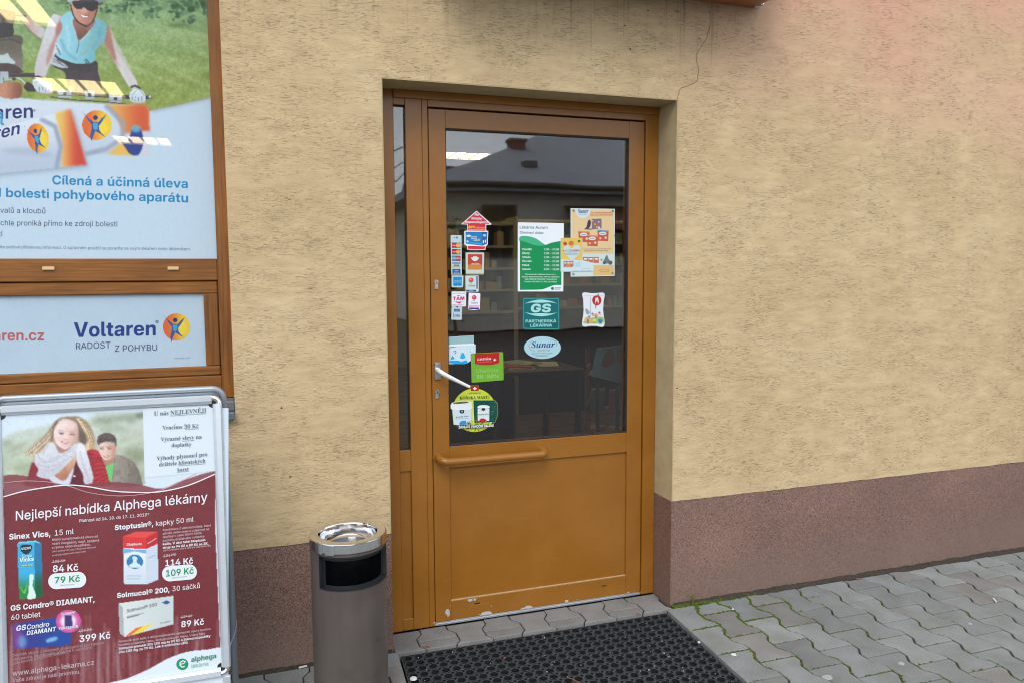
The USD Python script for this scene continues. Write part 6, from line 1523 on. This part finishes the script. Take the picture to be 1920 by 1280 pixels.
for k in range(16):
    p_.poly(ell(*z10(380+rt_.random()*82, 175+rt_.random()*82), rt_.uniform(1, 2.2)), rt_.choice([(210, 190, 90), (90, 140, 70), (200, 90, 60), (220, 214, 200), (90, 110, 170)]), 2)
p_.poly(sp(mapz(z10, [(330, 190), (348, 172), (362, 195), (358, 230), (340, 258), (300, 268), (320, 240)])), (62, 58, 74), 1).poly(mapz(z10, [(300, 258), (372, 262), (370, 274), (296, 270)]), (84, 78, 100), 1)
for (x_, y_) in ((235, 285), (425, 275), (320, 325)):
    p_.poly(mapz(z10, [(x_, y_), (x_+115, y_+6), (x_+108, y_+112), (x_+8, y_+108)]), (196, 92, 66), 2+(x_ == 320)).poly(mapz(z10, [(x_, y_), (x_+115, y_+6), (x_+112, y_+20), (x_+3, y_+12)]), (96, 150, 180) if x_ == 425 else (206, 150, 84), 3+(x_ == 320)).poly(ell(*z10(x_+54, y_+36), 7, 3.2), (218, 224, 226), 4+(x_ == 320)); T(p_, z10, 'Sunar', (x_+32, y_+42), (x_+76, y_+42), (40, 60, 120), w=700, layer=6+(x_ == 320)); p_.poly(ell(*z10(x_+30, y_+84), 2), (226, 190, 170), 5).poly(ell(*z10(x_+84, y_+78), 2.2), (226, 200, 180), 5)
T(p_, z10, 'K nákupu libovolných dvou výrobků dárek zdarma', (285, 470), (565, 466), (120, 110, 96)); T(p_, z10, 'nabídka platí do vyčerpání zásob', (290, 488), (535, 486), (120, 110, 96))
for k in range(3):
    p_.poly(mapz(z10, [(282+k*54, 546), (332+k*54, 545), (334+k*54, 604), (284+k*54, 605)]), (190, 110, 76), 1).poly(ell(*z10(308+k*54, 565), 3.4, 1.8), (220, 224, 222), 2)
T(p_, z10, '+', (456, 584), (480, 584), (170, 60, 80), w=800); p_.poly(sp(mapz(z10, [(485, 600), (500, 560), (520, 525), (532, 545), (545, 575), (575, 590), (570, 615), (530, 610), (505, 612)])), (108, 122, 124), 1).poly(ell(*z10(556, 604), 3.6), (84, 96, 100), 2).poly(ell(*z10(496, 602), 3), (84, 96, 100), 2)
T(p_, z10, 'platí do 31. 12. 2013', (277, 664), (348, 664), (110, 120, 130), w=500); p_.poly(sg.LineString(mapz(z10, [(445, 680), (480, 665), (540, 672), (540, 695), (470, 690), (445, 682)])).buffer(.25), (150, 110, 70), 1)
p_.poly(ell(*z10(188, 82), 2.2), (120, 128, 120), 3).poly(ell(*z10(582, 85), 2.2), (120, 128, 120), 3).poly(ell(*z10(186, 716), 2.6), (140, 160, 160), 3).poly(ell(*z10(578, 708), 2.2), (170, 140, 96), 3)
p_.build('print', t_)
t_, p_ = sticker('leaflet', 'yellow and white leaflet with a heart tucked beside the opening hours', 'leaflet', mapz(z10, [(60, 355), (278, 355), (278, 578), (390, 605), (388, 690), (60, 693)]), (204, 222, 226), False, 1)
p_.poly(mapz(z10, [(62, 357), (276, 357), (276, 578), (62, 568)]), (226, 190, 92), 1)
p_.poly(sp(mapz(z10, [(176, 576), (120, 530), (88, 480), (100, 440), (135, 432), (172, 458), (205, 428), (245, 432), (258, 468), (235, 520)])), (196, 214, 212), 2)
T(p_, z10, '4+1 ZDARMA', (80, 492), (252, 490), (176, 46, 90), w=750); T(p_, z10, 'ke každému nákupu', (96, 512), (236, 510), (90, 130, 160)); T(p_, z10, 'navíc jedno balení', (104, 524), (224, 522), (90, 130, 160))
p_.poly(ell(*z10(104, 412), 3.6), (190, 70, 60), 2).poly(ell(*z10(165, 408), 5, 4.4), (200, 120, 60), 2).poly(ell(*z10(244, 388), 2.4), (40, 110, 80), 2)
for x_ in (88, 120, 150):
    p_.poly(mapz(z10, [(x_, 588), (x_+38, 582), (x_+36, 640), (x_+2, 652)]), (206, 140, 70) if x_ == 120 else (176, 120, 110), 2+(x_ == 120)).poly(ell(*z10(x_+18, 605), 2.2, 1.4), (214, 218, 216), 4)
for k in range(5):
    T(p_, z10, 'výživa pro děti', (205, 600+11*k), (256, 599+11*k), (130, 170, 200))
T(p_, z10, 'Nutricia a.s.  informace v lékárně', (180, 700-9), (365, 697-9), (90, 120, 140)); p_.build('print', t_)

# white sheet with red balloon at the right
t_, p_ = sticker('animal_sticker', 'white wavy sheet with red balloon and small farm animals', 'sticker', sp(mapz(z10, [(280, 905), (388, 909), (495, 907), (488, 1000), (484, 1080), (494, 1235), (385, 1228), (278, 1232), (290, 1100), (292, 1000)]), 4).union(sg.Polygon(mapz(z10, [(282, 906), (494, 908), (484, 1070), (493, 1234), (279, 1231), (290, 1070)]))).buffer(0), (222, 228, 232))
p_.poly(ell(*z10(421, 978), 8.7, 9.6), (186, 38, 54), 1).poly(mapz(z10, [(402, 1000), (408, 958), (414, 946), (420, 962), (428, 944), (434, 958), (442, 1000), (430, 1000), (424, 975), (412, 1000)]), (236, 226, 214), 3).poly(mapz(z10, [(400, 1005), (412, 1004), (412, 1012), (402, 1012)]), (230, 150, 150), 3).poly(mapz(z10, [(430, 1003), (440, 1003), (440, 1011), (430, 1011)]), (230, 150, 150), 3)
p_.poly(mapz(z10, [(358, 945), (362, 945), (362, 1130), (358, 1130)]), (110, 120, 130), 1).poly(mapz(z10, [(404, 1030), (416, 1030), (414, 1060), (406, 1060)]), (130, 124, 96), 2).poly(mapz(z10, [(430, 912), (440, 912), (440, 935), (430, 935)]), (70, 60, 60), 2)
p_.poly(sp(mapz(z10, [(305, 1075), (318, 1060), (335, 1075), (352, 1100), (335, 1120), (318, 1115)])), (150, 160, 170), 1).poly(sp(mapz(z10, [(292, 1185), (340, 1160), (400, 1145), (450, 1140), (486, 1150), (490, 1200), (300, 1205)])), (168, 186, 110), 1)
for x_, y_, c_, r_ in ((330, 1170, (226, 178, 120), 6.4), (412, 1125, (226, 170, 130), 4.0), (455, 1180, (60, 146, 190), 4.6), (395, 1180, (220, 206, 110), 3.2), (378, 1112, (170, 120, 90), 2.2), (447, 1100, (160, 70, 80), 2), (345, 1140, (120, 150, 190), 2.4)):
    p_.poly(ell(*z10(x_, y_), r_, r_*.85), c_, 2).poly(ell(*z10(x_-4, y_+16), r_*.2, r_*.8), tuple(np.array(c_)*.7), 3).poly(ell(*z10(x_+8, y_+18), r_*.2, r_*.7), tuple(np.array(c_)*.7), 3)
p_.poly(sg.LineString(mapz(z10, [(288, 935), (490, 935)])).buffer(.25), (170, 178, 186), 1).poly(sg.LineString(mapz(z10, [(290, 1208), (490, 1210)])).buffer(.25), (170, 178, 186), 1); p_.build('print', t_)

# oval sticker
t_, p_ = sticker('oval_sticker', 'pale blue oval pharmacy sticker with dark blue script name', 'sticker', ell(*z6(993, 235), 34.4, 20.9, 0, 14), (168, 206, 214))
T(p_, z6, 'Sunar', (895, 236), (1100, 232), (24, 52, 124), kind='serifi', cap=11); T(p_, z6, 'lékárna', (945, 270), (1055, 264), (176, 130, 80), w=350, slant=.3, cap=4.5)
a1 = spline(mapz(z6, [(930, 270), (890, 250), (875, 220), (890, 190), (905, 180)]), 5); a2 = spline(mapz(z6, [(1060, 165), (1098, 178), (1116, 198), (1110, 222)]), 5)
p_.poly(sg.LineString(a1).buffer(.35), (140, 120, 90), 1).poly(sg.LineString(a2).buffer(.35), (140, 120, 90), 1)
for i in range(2):
    T(p_, z6, ('Registrovaná Sunar lékárna pro maminky', 'www.sunarlekarna.cz')[i], ((900, 932)[i], (288, 310)[i]), ((1080, 1040)[i], (284, 308)[i]), (90, 110, 140), w=500)
p_.poly(sg.LineString(spline(mapz(z6, [(905, 290), (960, 300), (1020, 297), (1078, 280)]), 5)).buffer(.2), (90, 110, 140), 1); p_.build('print', t_)

# torn blue and white sticker
t_, p_ = sticker('torn_sticker', 'torn white and light blue sticker above the door handle', 'sticker', mapz(z6, [(181, 145), (404, 131), (406, 204), (421, 210), (419, 325), (400, 330), (382, 345), (350, 365), (330, 372), (184, 375)]), (204, 222, 230))
p_.poly(mapz(z6, [(182, 147), (403, 133), (404, 200), (183, 214)]), (150, 184, 188), 1).poly(sp(mapz(z6, [(198, 365), (200, 348), (260, 345), (300, 352), (340, 342), (344, 370), (260, 374)])), (34, 160, 214), 1).poly(mapz(z6, [(203, 340), (218, 300), (240, 325), (236, 332)]), (44, 168, 216), 2).poly(mapz(z6, [(284, 322), (300, 278), (318, 280), (335, 322), (305, 330)]), (44, 168, 216), 2)
p_.poly(sg.LineString(mapz(z6, [(195, 238), (215, 230), (245, 228)])).buffer(.5), (70, 90, 110), 2).poly(sg.LineString(mapz(z6, [(228, 270), (245, 262), (252, 275), (240, 288)])).buffer(.5), (60, 70, 80), 2).poly(ell(*z6(375, 270), .8), (90, 110, 120), 2).poly(mapz(z6, [(190, 210), (404, 200), (404, 215), (190, 222)]), (236, 240, 240), 2)
p_.build('print', t_)

# green discount sticker
t_, p_ = sticker('discount_sticker', 'lime green discount sticker with a red header right of the handle', 'sticker', rrect(mapz(z6, [(378, 284), (655, 272), (661, 511), (385, 534)]), 2.2), (112, 170, 50), False, 1)
p_.poly(sg.Polygon(mapz(z6, [(412, 285), (620, 277), (622, 366)]+list(map(tuple, spline([(622, 366), (570, 380), (510, 384), (460, 382), (413, 374)], 4))))), (178, 30, 30), 1)
T(p_, z6, 'cemio', (432, 344), (555, 338), (228, 214, 210), w=600, cap=5); T(p_, z6, 'Switzerland', (434, 366), (555, 360), (206, 120, 116), w=400, cap=3); p_.poly(mapz(z6, [(580, 327), (587, 327), (587, 335), (596, 335), (596, 342), (587, 342), (587, 350), (580, 350), (580, 342), (571, 342), (571, 335), (580, 335)]), (232, 220, 214), 3)
T(p_, z6, 'Ušetřete', (420, 450), (618, 442), (146, 196, 106), w=450, cap=7.2); T(p_, z6, '30-50%', (424, 500), (622, 492), (150, 198, 110), w=750, cap=7.2); p_.build('print', t_)

# horse balm sticker: two jars before a lime disc
out = ell(*z83(362, 964), 40.6, 40.6, 0, 16).union(sg.Polygon(mapz(z83, [(90, 905), (105, 878), (200, 862), (318, 862), (328, 885), (328, 950), (318, 960), (325, 1120), (240, 1150), (125, 1128), (108, 960), (92, 945)]))).union(sg.Polygon(mapz(z83, [(348, 848), (590, 848), (622, 880), (628, 1020), (600, 1100), (360, 1110)]))).union(sg.Polygon(mapz(z83, [(322, 684), (412, 684), (412, 745), (322, 745)])))
t_, p_ = sticker('balm_sticker', 'round lime sticker with two white ointment jars below the handle', 'sticker', out.buffer(.3), (150, 170, 40))
p_.poly(ell(*z83(362, 964), 40.4, 40.4, 0, 16), (196, 208, 60), 0).poly(ell(*z83(350, 940), 26), (208, 218, 96), 0)
p_.poly(mapz(z83, [(322, 684), (412, 684), (412, 745), (322, 745)]), (188, 24, 38), 2).poly(mapz(z83, [(360, 698), (374, 698), (376, 708), (390, 710), (390, 722), (376, 722), (374, 733), (360, 733), (358, 722), (346, 720), (346, 709), (358, 708)]), (236, 232, 232), 3)
T(p_, z83, 'ORIGINÁLNÍ', (295, 778), (434, 772), (70, 90, 40), w=450); T(p_, z83, 'KOŇSKÁ MAST®', (192, 840), (538, 830), (46, 70, 30), kind='serif', cap=5.6)
p_.poly(mapz(z83, [(350, 850), (588, 850), (619, 882), (625, 1018), (598, 1098), (362, 1108)]), (8, 70, 64), 2)
for k in range(70):
    p_.poly(ell(*z83(rt_.choice([365, 555])+rt_.random()*50, 860+rt_.random()*240), rt_.uniform(.3, .9)), rt_.choice([(50, 130, 80), (30, 110, 80), (90, 160, 90)]), 3)
p_.poly(mapz(z83, [(108, 945), (325, 950), (326, 1118), (240, 1145), (126, 1126)]), (206, 220, 226), 3).poly(sp(mapz(z83, [(90, 915), (100, 880), (200, 863), (315, 866), (330, 900), (326, 948), (220, 962), (100, 952)])), (232, 236, 236), 4).poly(ell(*z83(205, 877), 15, 1.8, -4), (96, 100, 80), 5).poly(mapz(z83, [(192, 960), (244, 960), (242, 992), (218, 1002), (194, 992)]), (20, 50, 44), 5).poly(ell(*z83(218, 978), 1.4), (150, 190, 170), 6)
T(p_, z83, 'Koňská Mast', (150, 1048), (294, 1036), (80, 96, 110), kind='serif', cap=2.4); p_.poly(mapz(z83, [(150, 1060), (290, 1054), (290, 1058), (150, 1064)]), (150, 170, 180), 5).poly(sp(mapz(z83, [(190, 1125), (200, 1095), (230, 1082), (262, 1095), (272, 1125), (235, 1138)])), (58, 140, 200), 5)
p_.poly(mapz(z83, [(398, 935), (532, 935), (530, 1085), (400, 1085)]), (216, 224, 222), 4).poly(ell(*z83(466, 926), 11.6, 3.8), (228, 232, 230), 5).poly(ell(*z83(466, 938), 11.2, 2), (60, 80, 74), 4).poly(mapz(z83, [(442, 938), (484, 938), (483, 960), (463, 970), (443, 960)]), (16, 44, 38), 6); T(p_, z83, 'Koňská Mast', (405, 1018), (528, 1012), (80, 96, 110), kind='serif', cap=2.2, layer=6); p_.poly(sp(mapz(z83, [(420, 1088), (430, 1062), (455, 1055), (490, 1068), (492, 1090)])), (190, 30, 50), 6)
for k in range(70):
    x_ = rt_.uniform(250, 530); p_.poly(affinity.rotate(ell(*z83(x_, rt_.uniform(1080, 1200)), rt_.uniform(1, 2.6), rt_.uniform(.5, 1.1)), rt_.uniform(0, 180)), rt_.choice([(70, 130, 50), (120, 170, 60), (180, 200, 90), (200, 130, 80), (40, 96, 50)]), 4+(k % 3))
p_.items = [(g_.intersection(out) if not g_.within(out) else g_, c_, l_) for g_, c_, l_ in p_.items]
p_.poly(mapz(z83, [(130, 1128), (150, 1132), (580, 1122), (582, 1154), (180, 1176), (135, 1150)]), (40, 60, 40), 7)
T(p_, z83, 'ŽÁDEJTE VÁNOČNÍ BALENÍ', (178, 1170), (580, 1150), (236, 238, 232), w=800, cap=4.6, layer=9); p_.build('print', t_)

# blue advert stand deep inside the shop near the right edge of the pane
st = thing('counter_display', 'pale blue picture board standing inside the shop by the right door edge', 'display board')
im_ = plane_map((0, .62, 0), STREET)
q = np.array([im_(*z6(*a)) for a in ((1465, 240), (1690, 215), (1690, 545), (1418, 480))])
colored('board', np.vstack([q, q+[0, .012, 0]]), np.array([(0, 2, 1), (0, 3, 2), (4, 5, 6), (4, 6, 7), (0, 1, 5), (0, 5, 4), (3, 6, 2), (3, 7, 6), (0, 4, 7), (0, 7, 3), (1, 2, 6), (1, 6, 5)]), np.tile(lin((120, 160, 180)), (8, 1)), st)
ip = Print(im_, STREET, .8)
ip.poly(sp(mapz(z6, [(1520, 300), (1560, 250), (1600, 270), (1610, 340), (1560, 400), (1500, 390)])), (150, 110, 90), 1).poly(sp(mapz(z6, [(1640, 260), (1670, 250), (1682, 330), (1660, 380), (1635, 340)])), (160, 130, 110), 1).poly(mapz(z6, [(1440, 410), (1680, 440), (1680, 530), (1424, 476)]), (140, 170, 180), 1)
ip.build('print', st)
for q0 in (im_(*z6(1480, 500)), im_(*z6(1650, 535))):
    obj('foot', bx(q0[0]-.008, q0[0]+.008, .632, .648, 0, q0[2]+.1, .002), M['dark_wood'], st)
